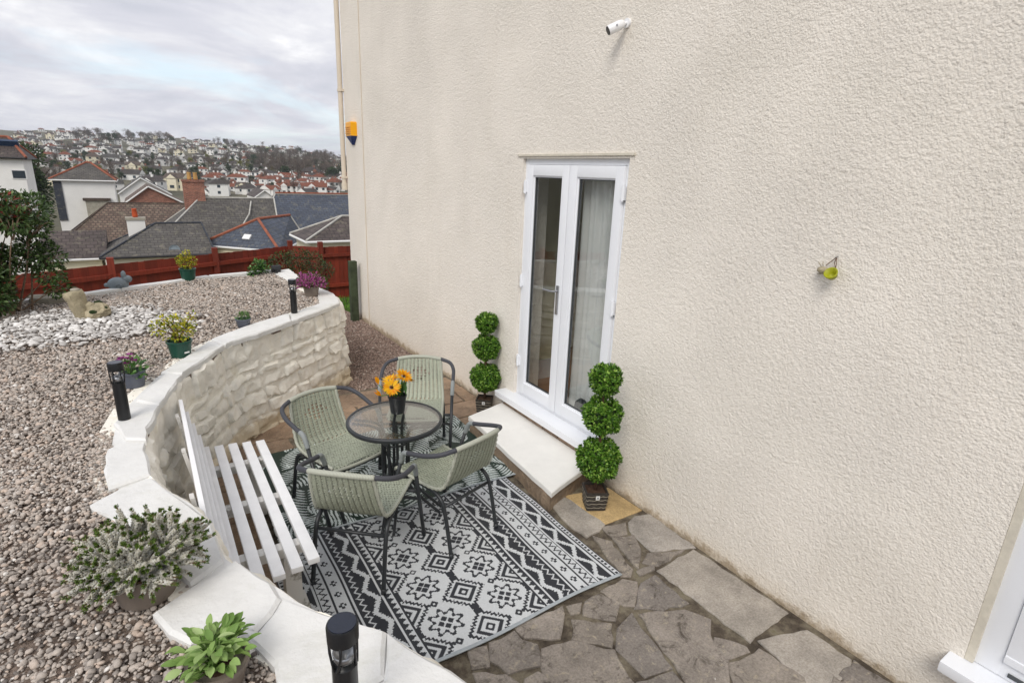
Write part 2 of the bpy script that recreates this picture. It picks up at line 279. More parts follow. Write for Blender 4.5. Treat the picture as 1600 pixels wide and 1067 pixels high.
    k = NT('woven rug print'); a = k.n('ShaderNodeAttribute'); a.attribute_name = 'col'; k.l(a.outputs['Color'], k.b.inputs['Base Color']); k.set(Roughness=.6)
    mp = k.n('ShaderNodeMapping'); k.l(k.tc.outputs['Object'], mp.inputs[0]); wv = k.n('ShaderNodeTexWave'); wv.inputs['Scale'].default_value = 70; wv.bands_direction = 'Y'; k.l(mp.outputs[0], wv.inputs['Vector']); k.bump(wv.outputs['Fac'], .25, .002); M['rug'] = k.m
    M['hem'] = rnd_mat('grey rug hem', S('#a9b0b4'), .7, .1, 30)
build_mats()

# ------------------------------------------------------------------ geometry helpers
class MB:
    def __init__(s): s.v = []; s.f = []; s.mi = []; s.a = []; s.uv = {}
    def add(s, V, F, mi=0, a=.5):
        o = len(s.v); s.v += [tuple(map(float, p)) for p in V]
        for f in F: s.f.append(tuple(i+o for i in f)); s.mi.append(mi); s.a.append(a)
        return s
    def box(s, lo, hi, mi=0, M4=None):
        x0, y0, z0 = lo; x1, y1, z1 = hi
        V = [(x0,y0,z0),(x1,y0,z0),(x1,y1,z0),(x0,y1,z0),(x0,y0,z1),(x1,y0,z1),(x1,y1,z1),(x0,y1,z1)]
        if M4 is not None: V = [tuple(M4 @ Vector(p)) for p in V]
        return s.add(V, [(0,3,2,1),(4,5,6,7),(0,1,5,4),(1,2,6,5),(2,3,7,6),(3,0,4,7)], mi)
    def bbox(s, lo, hi, b=.004, mi=0, M4=None):
        """box with chamfered long edges"""
        bm = bmesh.new(); bmesh.ops.create_cube(bm, size=1)
        c = [(lo[i]+hi[i])/2 for i in range(3)]; d = [hi[i]-lo[i] for i in range(3)]
        for v in bm.verts: v.co = Vector([c[i]+v.co[i]*d[i] for i in range(3)])
        bmesh.ops.bevel(bm, geom=bm.edges[:], offset=b, segments=2, profile=.7, affect='EDGES')
        bm.verts.index_update(); V = [v.co.copy() for v in bm.verts]; F = [[v.index for v in f.verts] for f in bm.faces]; bm.free()
        if M4 is not None: V = [M4 @ p for p in V]
        return s.add(V, F, mi)
    def tube(s, path, r, seg=8, mi=0, cap=True, a=.5):
        P = [Vector(p) for p in path]; n = len(P); rr = r if hasattr(r, '__len__') else [r]*n
        V = []; F = []; up = None
        for i in range(n):
            t = (P[min(i+1, n-1)]-P[max(i-1, 0)]).normalized()
            if up is None: up = t.orthogonal().normalized()
            up = (up - t*up.dot(t)); up = up.normalized() if up.length > 1e-6 else t.orthogonal().normalized(); b = t.cross(up)
            for k in range(seg):
                q = 2*math.pi*k/seg; V.append(P[i]+(up*math.cos(q)+b*math.sin(q))*rr[i])
        for i in range(n-1):
            for k in range(seg): F.append((i*seg+k, i*seg+(k+1) % seg, (i+1)*seg+(k+1) % seg, (i+1)*seg+k))
        if cap: F.append(tuple(range(seg))[::-1]); F.append(tuple((n-1)*seg+k for k in range(seg)))
        return s.add(V, F, mi, a)
    def lathe(s, prof, c=(0,0,0), seg=24, mi=0, M4=None, sx=1, sy=1):
        V = []; F = []
        for r, z in prof:
            for k in range(seg):
                q = 2*math.pi*k/seg; p = Vector((r*math.cos(q)*sx, r*math.sin(q)*sy, z))
                if M4 is not None: p = M4 @ p
                V.append((p[0]+c[0], p[1]+c[1], p[2]+c[2]))
        n = len(prof)
        for i in range(n-1):
            for k in range(seg): F.append((i*seg+k, i*seg+(k+1) % seg, (i+1)*seg+(k+1) % seg, (i+1)*seg+k))
        F.append(tuple(range(seg))[::-1]); F.append(tuple((n-1)*seg+k for k in range(seg)))
        return s.add(V, F, mi)
    def ball(s, c, r, sub=2, sc=(1,1,1), jit=0, mi=0, a=.5):
        bm = bmesh.new(); bmesh.ops.create_icosphere(bm, subdivisions=sub, radius=1)
        V = []
        for v in bm.verts:
            k = 1+(random.uniform(-jit, jit) if jit else 0); V.append((c[0]+v.co.x*r*sc[0]*k, c[1]+v.co.y*r*sc[1]*k, c[2]+v.co.z*r*sc[2]*k))
        bm.verts.index_update(); F = [[v.index for v in f.verts] for f in bm.faces]; bm.free(); return s.add(V, F, mi, a)
    def prism(s, poly, z0, z1, mi=0, inset=0, tilt=None):
        """polygon (x,y) extruded; inset chamfers the top"""
        n = len(poly); cxy = (sum(p[0] for p in poly)/n, sum(p[1] for p in poly)/n)
        ar = sum(poly[i][0]*poly[(i+1) % n][1]-poly[(i+1) % n][0]*poly[i][1] for i in range(n))
        if ar < 0: poly = poly[::-1]
        dz = (lambda p: 0) if tilt is None else (lambda p: (p[0]-cxy[0])*tilt[0]+(p[1]-cxy[1])*tilt[1])
        V = [(p[0], p[1], z0) for p in poly] + [(p[0], p[1], z1-inset+dz(p)) for p in poly]
        F = [tuple(range(n))[::-1]] + [(i, (i+1) % n, n+(i+1) % n, n+i) for i in range(n)]
        if inset:
            for p in poly:
                d = Vector((cxy[0]-p[0], cxy[1]-p[1])); d = d.normalized()*inset*1.3 if d.length > 1e-6 else d
                V.append((p[0]+d[0], p[1]+d[1], z1+dz(p)))
            F += [(n+i, n+(i+1) % n, 2*n+(i+1) % n, 2*n+i) for i in range(n)]; F.append(tuple(range(2*n, 3*n)))
        else: F.append(tuple(range(n, 2*n)))
        return s.add(V, F, mi)
    def mesh(s, name, mats, smooth=False, attr=False, off=(0,0,0)):
        me = bpy.data.meshes.new(name); me.from_pydata([(p[0]-off[0], p[1]-off[1], p[2]-off[2]) for p in s.v], [], s.f)
        for m in (mats if isinstance(mats, (list, tuple)) else [mats]): me.materials.append(M[m])
        me.polygons.foreach_set('material_index', s.mi)
        if smooth: me.polygons.foreach_set('use_smooth', [True]*len(s.f))
        if attr: at = me.attributes.new('v', 'FLOAT', 'FACE'); at.data.foreach_set('value', s.a)
        me.update(); return me
    def build(s, name, mats, parent=None, smooth=False, attr=False, off=(0,0,0), angle=None):
        me = s.mesh(name, mats, smooth or angle is not None, attr, off)
        if angle is not None: me.set_sharp_from_angle(angle=math.radians(angle))
        return link(name, me, parent)
def link(name, me, parent=None):
    o = bpy.data.objects.new(name, me); COL.objects.link(o)
    if parent is not None: o.parent = parent
    return o
def tag(o, label, cat, group=None):
    o['label'] = label; o['category'] = cat
    if group: o['group'] = group
    return o
def thing(name, label, cat, loc=(0,0,0), group=None, rz=0):
    o = bpy.data.objects.new(name, None); COL.objects.link(o); o.location = loc; o.rotation_euler = (0, 0, rz); o.empty_display_size = .1
    return tag(o, label, cat, group)
def struct(o): o['kind'] = 'structure'; return o
def stuff(o): o['kind'] = 'stuff'; return o
def copy_tree(o, parent=None):
    c = o.copy(); COL.objects.link(c)
    if parent is not None: c.parent = parent
    for ch in o.children: copy_tree(ch, c)
    return c
def np_mesh(name, V, F, mats, attr=None, smooth=False, mi=None):
    """fast mesh from numpy arrays, all faces with the same vertex count"""
    me = bpy.data.meshes.new(name); V = np.asarray(V, np.float32); F = np.asarray(F, np.int32); n, k = F.shape
    me.vertices.add(len(V)); me.vertices.foreach_set('co', V.ravel()); me.loops.add(n*k); me.loops.foreach_set('vertex_index', F.ravel())
    me.polygons.add(n); me.polygons.foreach_set('loop_start', np.arange(0, n*k, k, dtype=np.int32))
    for m in (mats if isinstance(mats, (list, tuple)) else [mats]): me.materials.append(M[m])
    if mi is not None: me.polygons.foreach_set('material_index', np.asarray(mi, np.int32))
    if smooth: me.polygons.foreach_set('use_smooth', np.ones(n, bool))
    if attr is not None: at = me.attributes.new('v', 'FLOAT', 'FACE'); at.data.foreach_set('value', np.asarray(attr, np.float32))
    me.update(calc_edges=True); return me
def leaves(pos, axis, nrm, ln, wd, v, fold=.25, rng=RNG):
    """many folded leaves: pos base, axis direction, nrm face normal; 2 quads each"""
    pos = np.asarray(pos, float); axis = axis/np.linalg.norm(axis, axis=1, keepdims=True)
    side = np.cross(nrm, axis); side /= (np.linalg.norm(side, axis=1, keepdims=True)+1e-9); up = np.cross(axis, side)
    ln = np.broadcast_to(ln, len(pos))[:, None]; wd = np.broadcast_to(wd, len(pos))[:, None]
    b = pos; m = pos+axis*ln*.5-up*wd*fold; t = pos+axis*ln-up*wd*fold*.6; l = pos+axis*ln*.5+side*wd*.5; r = pos+axis*ln*.5-side*wd*.5
    n = len(pos); V = np.stack([b, l, t, r, m], 1).reshape(-1, 3); i = np.arange(n)[:, None]*5
    F = np.concatenate([i+np.array([[0, 4, 2, 1]]), i+np.array([[0, 3, 2, 4]])], 1).reshape(-1, 4)
    return V, F, np.repeat(v, 2)
def rand_dirs(n, rng=RNG):
    d = rng.normal(size=(n, 3)); return d/np.linalg.norm(d, axis=1, keepdims=True)
def rag(poly, jit, step, seed=0):
    """subdivide polygon edges and jitter them"""
    rr = random.Random(seed); o = []
    for i in range(len(poly)):
        a = Vector(poly[i][:2]); b = Vector(poly[(i+1) % len(poly)][:2]); d = b-a; n = max(1, int(d.length/step)); nv = Vector((-d.y, d.x)).normalized() if d.length > 1e-6 else Vector((0, 0))
        for k in range(n):
            p = a+d*k/n
            o.append(tuple(p+nv*rr.uniform(-jit, jit)+(d.normalized()*rr.uniform(-jit, jit) if k else Vector((0, 0)))))
    return o
def inpoly(x, y, poly):
    """vectorised point in polygon"""
    ins = np.zeros(len(x), bool); n = len(poly)
    for i in range(n):
        x0, y0 = poly[i]; x1, y1 = poly[(i+1) % n]
        if y0 == y1: continue
        c = ((y0 > y) != (y1 > y)) & (x < (x1-x0)*(y-y0)/(y1-y0)+x0); ins ^= c
    return ins
def shrink(poly, d):
    c = Vector((sum(p[0] for p in poly)/len(poly), sum(p[1] for p in poly)/len(poly))); o = []
    for p in poly:
        v = Vector(p[:2])-c; o.append(tuple(c+v*max(0, (1-d/max(v.length, 1e-6)))))
    return o

# ================================================================== terrain
TR = np.array([0, 9, 11, 14, 20, 35, 60, 100, 150, 250, 350, 450, 600, 800, 1000, 1250, 1700, 2600, 6000.])
TZ = np.array([-.62, -.62, -.62, -.68, -2.6, -6.2, -8.4, -10.5, -11.2, -11., -8.6, -4.4, 3.6, 15.5, 28, 41, 47, 42, 20.])
def terr(x, y):
    x = np.asarray(x, float)-CAMC[0]; y = np.asarray(y, float); r = np.hypot(x, y); az = np.degrees(np.arctan2(x, y))
    z = np.interp(r, TR, TZ)
    g = np.interp(az, [-180, -30, -8, 4, 9, 14, 18, 40, 180], [1.1, 1.1, 1.02, 1.0, .93, .72, .52, .4, 1.1])
    far = np.clip((r-500)/200, 0, 1)
    bump = 2.2*np.sin(az*.8+r*.004)*np.clip((r-500)/400, 0, 1)+1.2*np.sin(az*2.1-r*.01)*np.clip((r-300)/400, 0, 1)
    return z*(1-far)+(z*g+bump)*far
def march(x, y):
    """terrain point seen at a photo pixel"""
    d = ray(x, y); d = d/np.hypot(d[0], d[1]); t = 90*1.012**np.arange(0, 270); P = CAMC+d*t[:, None]
    below = P[:, 2] < terr(P[:, 0], P[:, 1]); i = np.argmax(below)
    return P[i] if below.any() else None
rs = np.concatenate([[0, 5, 9, 11, 14, 17, 20, 27, 35, 47, 60, 80, 100, 125], np.geomspace(150, 1500, 60), [1700, 2000, 2600, 3600, 6000]])
azs = np.radians(np.concatenate([np.arange(-180, -20, 5), np.arange(-20, 30, .5), np.arange(30, 180, 5)]))
Rg, Ag = np.meshgrid(rs, azs, indexing='ij'); Xg = CAMC[0]+Rg*np.sin(Ag); Yg = Rg*np.cos(Ag); Zg = terr(Xg, Yg)
nr, na = Rg.shape; idx = np.arange(nr*na).reshape(nr, na)
F = np.stack([idx[:-1], np.roll(idx, -1, 1)[:-1], np.roll(idx, -1, 1)[1:], idx[1:]], -1).reshape(-1, 4)[:, ::-1]
me = np_mesh('hillside_ground', np.stack([Xg, Yg, Zg], -1).reshape(-1, 3), F, 'hill', smooth=True)
FIELDS = [(march(300, 219), 95), (march(330, 223), 60), (march(395, 228), 55), (march(365, 224), 50), (march(250, 212), 40)]
fv = np.zeros(nr*na, np.float32); xf, yf = Xg.ravel(), Yg.ravel()
for p, rad in FIELDS:
    if p is not None: fv = np.maximum(fv, np.clip(1.6-np.hypot(xf-p[0], (yf-p[1])*.6)/rad, 0, 1))
at = me.attributes.new('field', 'FLOAT', 'POINT'); at.data.foreach_set('value', fv)
struct(link('hillside_ground', me))

# ================================================================== patio and flagstones
GZ = .87                                                   # terrace (gravel) level
WALL_IN = [tuple(on_z(x, y, GZ)[:2]) for x, y in [(735, 1067), (600, 985), (480, 948), (432, 912), (362, 880), (345, 850), (330, 812), (300, 785), (262, 765), (238, 742), (229, 700), (232, 665), (247, 630), (285, 588), (350, 541), (400, 522), (456, 502), (515, 480), (533, 471)]]
WALL_IN = [(-1.80, -1.2), (-1.86, .45)] + WALL_IN
END = [(-1.02, 6.15), (-1.04, 6.55), (-1.12, 7.1), (-1.2, 7.7), (-1.22, 8.12)]
FAR = [tuple(on_z(x, y, GZ)[:2]) for x, y in [(440, 425), (330, 435), (190, 455), (100, 468)]] + [(-4.6, 6.85), (-6.5, 6.6)]
TERRACE = WALL_IN + END + FAR + [(-9, 6.4), (-9, -3), (-1.8, -3)]

patio = struct(MB().prism([(0.02, -3), (.02, 5.62), (-1.06, 5.45), (-2.2, 5.4), (-3.2, 4.4), (-3.2, 1.5), (-2.6, .2), (-2.2, -3)], -.3, -.011).build('patio', 'joint'))
def flag(poly, m='flag', z=0., seed=0):
    poly = rag(shrink(poly, -.008), .002 if m == 'flag_sand' else .009, .05, seed); rr = random.Random(seed)
    return MB().prism(poly, -.06, z+rr.uniform(-.003, .004), inset=.005, tilt=(rr.uniform(-.006, .006), rr.uniform(-.006, .006))).build('flagstone', m, patio)
FL = {
 'flag_sand': [[(884,774),(945,817),(1001,796),(950,762)]],
 'flag_smooth': [[(862,786),(884,777),(944,819),(936,829),(916,838),(880,812)], [(982,815),(992,806),(1015,802),(1085,853),(1018,859),(983,826)],
   [(1027,890),(1085,857),(1228,954),(1172,1001)], [(1187,1001),(1263,984),(1330,1030),(1326,1047),(1290,1072),(1262,1066)]],
 'flag': [[(959,842),(990,836),(1000,856),(998,886),(990,882)], [(1004,877),(1012,863),(1069,858),(1029,883)], [(995,890),(1021,882),(1023,890),(1000,898)],
   [(926,836),(955,846),(987,888),(985,899),(970,898)], [(941,823),(976,816),(979,833),(960,839)], [(1002,911),(1024,898),(1076,942),(1036,949),(992,949),(998,922)],
   [(940,922),(973,904),(996,909),(991,945),(976,945)], [(999,958),(1071,951),(1112,968),(1109,992),(1135,1027),(1139,1072),(1078,1072)], [(1118,993),(1167,1009),(1169,1015),(1141,1026),(1114,1006)],
   [(1143,1037),(1186,1014),(1257,1058),(1268,1090),(1152,1090)], [(965,981),(987,957),(1048,1040),(1006,1056),(963,1012)], [(894,968),(957,974),(955,1009),(898,996)],
   [(915,937),(938,926),(967,943),(961,968),(914,959)], [(887,947),(907,941),(905,955),(893,958)], [(806,980),(876,948),(883,960),(874,996),(822,994),(810,985)],
   [(847,1011),(895,1001),(959,1014),(990,1066),(988,1100),(864,1100),(850,1042)], [(767,1005),(802,987),(816,999),(840,1006),(843,1036),(815,1044),(795,1049),(769,1030)],
   [(732,1018),(762,1009),(764,1039),(736,1044)], [(822,1061),(840,1051),(851,1053),(861,1068),(859,1100),(815,1100)], [(740,1050),(790,1054),(812,1066),(808,1100),(760,1100)],
   [(997,1066),(1049,1049),(1066,1068),(1073,1100),(1000,1100)], [(1082,1078),(1140,1078),(1148,1110),(1090,1110)], [(1332,1047),(1345,1043),(1395,1066),(1430,1110),(1330,1110),(1300,1078)]]}
k_ = 0; USED = []
for m_, pl in FL.items():
    for p in pl:
        wp = [tuple(on_z(x, y, 0)[:2]) for x, y in p]; k_ += 1; USED.append(wp); flag(wp, m_, .003 if m_ == 'flag_sand' else 0, k_)
# paving behind the chairs, against the house and south of the frame: irregular courses
def fillcourse(x0, x1, y0, y1, rows, m, seed, skip=None):
    rr = random.Random(seed); ys = [y0+(y1-y0)*i/rows+(rr.uniform(-.04, .04) if 0 < i < rows else 0) for i in range(rows+1)]
    for j in range(rows):
        x = x0
        while x < x1-.08:
            wd = min(rr.uniform(.28, .62), x1-x); wd = x1-x if x1-x-wd < .14 else wd; g = .010
            p = [(x+g, ys[j]+g+rr.uniform(-.012, .012)), (x+wd-g, ys[j]+g+rr.uniform(-.012, .012)), (x+wd-g+rr.uniform(-.02, .012), ys[j+1]-g), (x+g+rr.uniform(-.012, .02), ys[j+1]-g)]
            x += wd
            if skip and skip(sum(q[0] for q in p)/4, sum(q[1] for q in p)/4): continue
            flag(p, m, 0, rr.randint(0, 9999))
fillcourse(-2.3, -.02, 4.34, 5.40, 3, 'flag_red', 3, lambda x, y: (x > -.45 and y < 4.5))
fillcourse(-.52, -.02, 4.17, 4.33, 1, 'flag_red', 4)
fillcourse(-2.75, -2.30, 1.75, 4.9, 7, 'flag_red', 5)
fillcourse(-1.95, -.02, -2.6, .86, 7, 'flag', 6)
fillcourse(-.44, -.02, 2.86, 4.15, 3, 'flag', 7)

# ================================================================== terrace, gravel
struct(MB().prism(TERRACE, -.7, GZ-.018).build('gravel_terrace', 'gravbase'))
struct(MB().prism([(.02, 5.4), (.02, 8.8), (-.1, 9.4), (-1.3, 9.4), (-1.3, 5.4)], -.75, -.045).build('gravel_path', 'gravbase'))
struct(MB().prism([(1.6, 9.38), (1.6, 13.2), (-9, 9.9), (-9, 6.2), (-1.3, 7.9), (-1.3, 9.38)], -1.2, -.60).build('garden_ground', 'earth'))
STONES = bpy.data.collections.new('stones')
def stone_meshes(tagname, m, n, flat, sub=2):
    c = bpy.data.collections.new(tagname)
    for i in range(n):
        bm = bmesh.new(); bmesh.ops.create_icosphere(bm, subdivisions=sub, radius=.5); sx = random.uniform(.8, 1.2); sy = random.uniform(.65, 1.); of = Vector((random.uniform(0, 99), i*7, 3))
        for v in bm.verts:
            k = 1+.34*mnoise.noise(v.co*2.3+of)+.12*mnoise.noise(v.co*5+of); v.co = Vector((v.co.x*sx*k, v.co.y*sy*k, v.co.z*flat*k))
        me = bpy.data.meshes.new('stone_piece'); bm.to_mesh(me); bm.free(); me.polygons.foreach_set('use_smooth', [True]*len(me.polygons)); me.materials.append(M[m])
        c.objects.link(bpy.data.objects.new('stone_piece', me))
    return c
def scatter(name, P, scl, colv, coll):
    n = len(P); me = bpy.data.meshes.new(name); me.vertices.add(n); me.vertices.foreach_set('co', np.asarray(P, np.float32).ravel())
    rot = np.stack([RNG.normal(0, .35, n), RNG.normal(0, .35, n), RNG.uniform(0, 6.28, n)], 1)
    a = me.attributes.new('rot', 'FLOAT_VECTOR', 'POINT'); a.data.foreach_set('vector', rot.astype(np.float32).ravel())
    a = me.attributes.new('scl', 'FLOAT', 'POINT'); a.data.foreach_set('value', np.asarray(scl, np.float32))
    a = me.attributes.new('col', 'FLOAT', 'POINT'); a.data.foreach_set('value', np.asarray(colv, np.float32))
    g = bpy.data.node_groups.new(name, 'GeometryNodeTree'); g.interface.new_socket('Geometry', in_out='INPUT', socket_type='NodeSocketGeometry'); g.interface.new_socket('Geometry', in_out='OUTPUT', socket_type='NodeSocketGeometry')
    gi = g.nodes.new('NodeGroupInput'); go = g.nodes.new('NodeGroupOutput'); ip = g.nodes.new('GeometryNodeInstanceOnPoints'); ci = g.nodes.new('GeometryNodeCollectionInfo')
    ci.inputs['Collection'].default_value = coll; ci.inputs['Separate Children'].default_value = True; ci.inputs['Reset Children'].default_value = True; ip.inputs['Pick Instance'].default_value = True
    def na_(nm, t):
        x = g.nodes.new('GeometryNodeInputNamedAttribute'); x.data_type = t; x.inputs['Name'].default_value = nm; return [s_ for s_ in x.outputs if s_.enabled and s_.name == 'Attribute'][0]
    lk = g.links.new; lk(gi.outputs[0], ip.inputs['Points']); lk(ci.outputs[0], ip.inputs['Instance'])
    e2r = g.nodes.new('FunctionNodeEulerToRotation'); lk(na_('rot', 'FLOAT_VECTOR'), e2r.inputs[0]); lk(e2r.outputs[0], ip.inputs['Rotation'])
    lk(na_('scl', 'FLOAT'), ip.inputs['Scale']); lk(ip.outputs[0], go.inputs[0])
    o = link(name, me); md = o.modifiers.new('scatter', 'NODES'); md.node_group = g; return stuff(o)

# coping slabs (pixel outlines on the wall head)
SL = [[(239,956),(302,914),(365,874),(424,909),(440,934),(398,985),(352,972),(298,1003),(268,984)],
 [(356,976),(400,988),(442,936),(480,950),(600,987),(600,1060),(520,1100),(440,1100),(426,1040),(408,1012)],
 [(604,989),(735,1067),(790,1120),(700,1180),(540,1180),(524,1102),(604,1062)],
 [(137,788),(186,764),(236,744),(262,768),(300,788),(328,815),(343,852),(350,874),(300,910),(276,888),(230,850),(180,815)],
 [(163,733),(169,763),(232,741),(230,722),(226,692),(194,690),(167,702)],
 [(179,662),(198,686),(227,688),(229,670),(240,652),(248,633),(210,628)],
 [(212,625),(250,630),(268,604),(283,586),(262,580),(238,600)],
 [(252,583),(284,584),(350,539),(328,532),(287,560)],
 [(330,530),(352,537),(402,521),(455,502),(451,491),(390,508)],
 [(453,490),(457,501),(514,480),(531,472),(521,458),(499,449),(497,464),(500,474)],
 [(430,423),(451,420),(468,432),(461,438),(447,432)]]
SLW = [[tuple(on_z(x, y, GZ+.02)[:2]) for x, y in p] for p in SL]
SLW += [[(-1.8, -1.2), (-1.82, .35), (-2.35, .3), (-2.35, -1.2)]]
FARK = [p for p in FAR]
wall = thing('retaining_wall', 'curved cream painted rubble retaining wall with white coping around the patio', 'wall', (-2.2, 4.2, 0))
WO = (-2.2, 4.2, 0)
for i, p in enumerate(SLW):
    MB().prism(rag(shrink(p, -.003), .007, .07, 40+i), GZ-.02, GZ+.02+.003*(i % 3), inset=.010, tilt=(random.uniform(-.012, .012), random.uniform(-.012, .012))).build('coping_slab', 'coping', wall, off=WO)
kb = MB()
for a, b in zip(FARK[:-1], FARK[1:]):
    d = Vector(b)-Vector(a); nv = Vector((-d.y, d.x)).normalized()
    kb.prism(rag([a, b, tuple(Vector(b)+nv*-.09), tuple(Vector(a)+nv*-.09)], .008, .12, int(a[0]*100)), GZ-.5, GZ+.03, inset=.008)
tag(kb.build('terrace_kerb', 'coping'), 'low white painted kerb along the fence side of the gravel terrace', 'kerb')

# rubble stones of the wall face, in rough courses along the curve
PL = [Vector((*p, 0)) for p in WALL_IN[1:]+END]
cum = [0]
for a, b in zip(PL[:-1], PL[1:]): cum.append(cum[-1]+(b-a).length)
def along(s):
    s = max(0, min(cum[-1]-1e-4, s)); i = max(j for j in range(len(cum)-1) if cum[j] <= s); return PL[i]+(PL[i+1]-PL[i])*((s-cum[i])/(cum[i+1]-cum[i]))
def frame(s):
    t = (along(s+.12)-along(s-.12)).normalized(); return along(s), t, Vector((t.y, -t.x, 0))    # normal towards the patio
core = MB(); NS = 90; V = []; Fc = []
for i in range(NS+1):
    p, t, nn = frame(cum[-1]*i/NS); p = p-nn*.003
    V += [p+Vector((0, 0, -.3))+nn*.066, p+Vector((0, 0, GZ-.004)), p-nn*.22+Vector((0, 0, GZ-.004)), p-nn*.22+Vector((0, 0, -.3))]
for i in range(NS):
    a = i*4; b = a+4; Fc += [(a, b, b+1, a+1), (a+1, b+1, b+2, a+2), (a+2, b+2, b+3, a+3)]
core.add(V, Fc).build('mortar', 'wallpaint', wall, off=WO)
bed = MB(); V = []; Fc = []
for i in range(NS+1):
    p, t, nn = frame(cum[-1]*i/NS); V += [p-nn*.012+Vector((0, 0, GZ-.03)), p-nn*.012+Vector((0, 0, GZ+.006)), p-nn*.15+Vector((0, 0, GZ+.004)), p-nn*.15+Vector((0, 0, GZ-.03))]
for i in range(NS):
    a = i*4; b = a+4; Fc += [(a, b, b+1, a+1), (a+1, b+1, b+2, a+2), (a+2, b+2, b+3, a+3)]
bed.add(V, Fc).build('coping_bed', 'coping', wall, off=WO)
def rubble(s0, s1, z0, z1, seed):
    rr = random.Random(seed); nu = max(5, int((s1-s0)/.020)); nv = max(5, int((z1-z0)/.018)); V = []; F = []; of = Vector((rr.uniform(0, 50), rr.uniform(0, 50), 0)); pr = rr.choice([.0, .006, .012, .02, .03]); sk = rr.uniform(-.035, .035); sk2 = rr.uniform(-.05, .05)
    tu, tv = rr.uniform(-.012, .012), rr.uniform(-.020, .006)
    for j in range(nv+1):
        for i in range(nu+1):
            u = i/nu; v = j/nv; eu = min(u, 1-u)*2; ev = min(v, 1-v)*2; e = min(1, eu*(s1-s0)/.055)*.5+min(1, ev*(z1-z0)/.045)*.5
            rim = min(1, eu*(s1-s0)/.034)**.7*min(1, ev*(z1-z0)/.030)**.7
            s = s0+(s1-s0)*u; z = z0+(z1-z0)*v+sk*(u-.5)+.024*mnoise.noise(Vector((s*4.5, 0, z0*.0)))+.010*mnoise.noise(Vector((s*15, 0, z0*5)))
            s += sk2*(v-.5)+.010*mnoise.noise(Vector((z*11, 3, s0*5)))
            p, t, nn = frame(s); d = -.008+(.010+pr*.85)*rim+(.017*mnoise.noise(Vector((s*11, z*11, 0))+of)+.009*mnoise.noise(Vector((s*27, z*27, 4))+of)+tu*(u-.5)*2+tv*(v-.5)*2)*(.25+.75*rim)
            batter = .05*(1-z/GZ)
            V.append(p+nn*(d+batter)+Vector((0, 0, z)))
    for j in range(nv):
        for i in range(nu): a = j*(nu+1)+i; F.append((a, a+1, a+nu+2, a+nu+1))
    b = len(V); p0, t0, n0 = frame((s0+s1)/2); V.append(p0-n0*.16+Vector((0, 0, (z0+z1)/2)))
    ring = [i for i in range(nu+1)]+[j*(nu+1)+nu for j in range(1, nv+1)]+[nv*(nu+1)+i for i in range(nu-1, -1, -1)]+[j*(nu+1) for j in range(nv-1, 0, -1)]
    for q in range(len(ring)): F.append((ring[(q+1) % len(ring)], ring[q], b))
    MB().add(V, F).build('stone', 'wallpaint', wall, off=WO, angle=55)
rr = random.Random(21); zc = -.06; course = 0
while zc < GZ-.05:
    h = rr.uniform(.07, .15); z1 = zc+h if GZ-(zc+h) > .07 else GZ-.006
    s = rr.uniform(-.1, 0)
    while s < cum[-1]-.03:
        l = rr.choice([.12, .2, .26, .34, .46])*rr.uniform(.85, 1.2); e = min(s+l, cum[-1]); zt = z1
        rubble(max(0, s)+.003, e-.003, zc+rr.uniform(-.006, .010), zt+rr.uniform(-.012, .006), int(1000*s)+course*7777); s = e
    zc = z1; course += 1

# gravel on the terrace
PEB = [tuple(on_z(x, y, GZ)[:2]) for x, y in [(-60, 520), (20, 496), (80, 485), (150, 484), (215, 476), (270, 484), (325, 496), (312, 518), (250, 524), (190, 534), (110, 543), (0, 552), (-60, 560)]]
g1 = stone_meshes('gravel_pieces', 'grav', 10, .62)
n = 240000; gx = RNG.uniform(-4.75, -.95, n); gy = RNG.uniform(.45, 8.1, n); keep = RNG.random(n) < np.interp(gy, [3.2, 5.5], [1., .5]); gx, gy = gx[keep], gy[keep]; n = len(gx)
ok = inpoly(gx, gy, TERRACE)
for a, b in zip(PL[:-1], PL[1:]):
    tt = np.clip(((gx-a.x)*(b.x-a.x)+(gy-a.y)*(b.y-a.y))/max(1e-9, (b-a).length_squared), 0, 1); ok &= np.hypot(gx-a.x-tt*(b.x-a.x), gy-a.y-tt*(b.y-a.y)) > .145
for p in SLW[:-1]: ok &= ~inpoly(gx, gy, shrink(p, .012))
ok &= ~(inpoly(gx, gy, PEB) & (RNG.random(n) < .55))
ok &= ~((gx > -1.15) & (gy > 6.7) & (RNG.random(n) < .2))
gx, gy = gx[ok], gy[ok]; n = len(gx); mound = .012*np.sin(gx*5+1)*np.cos(gy*3.3)+.006*np.sin(gx*13+gy*9)
tonep = .5+.22*np.sin(gx*2.3+gy*1.1)*np.cos(gy*1.7)
scatter('gravel', np.stack([gx, gy, GZ-.012+np.clip(mound, -.01, .02)+RNG.uniform(0, .014, n)], 1), np.clip(RNG.lognormal(math.log(.0124), .36, n), .006, .034)*np.interp(gy, [3.2, 5.5], [1., 1.3]), np.clip(RNG.normal(.50, .27, n)+(tonep-.5)*.5, 0, 1), g1)
g2 = stone_meshes('path_pieces', 'grav2', 8, .6, 1)
n = 26000; px_ = RNG.uniform(-1.3, -.0, n); py_ = RNG.uniform(5.3, 9.3, n); ok = inpoly(px_, py_, [(-.01, 5.66), (-.01, 8.8), (-.1, 9.35), (-1.2, 9.35), (-1.0, 6.5), (-1.05, 5.48)]); px_, py_ = px_[ok], py_[ok]; n = len(px_)
scatter('path_gravel', np.stack([px_, py_, -.045-.09*np.clip((py_-6.2)/2.4, 0, 1)*0+RNG.uniform(0, .016, n)], 1), np.clip(RNG.lognormal(math.log(.017), .3, n), .009, .035), np.clip(RNG.normal(.5, .27, n), 0, 1), g2)
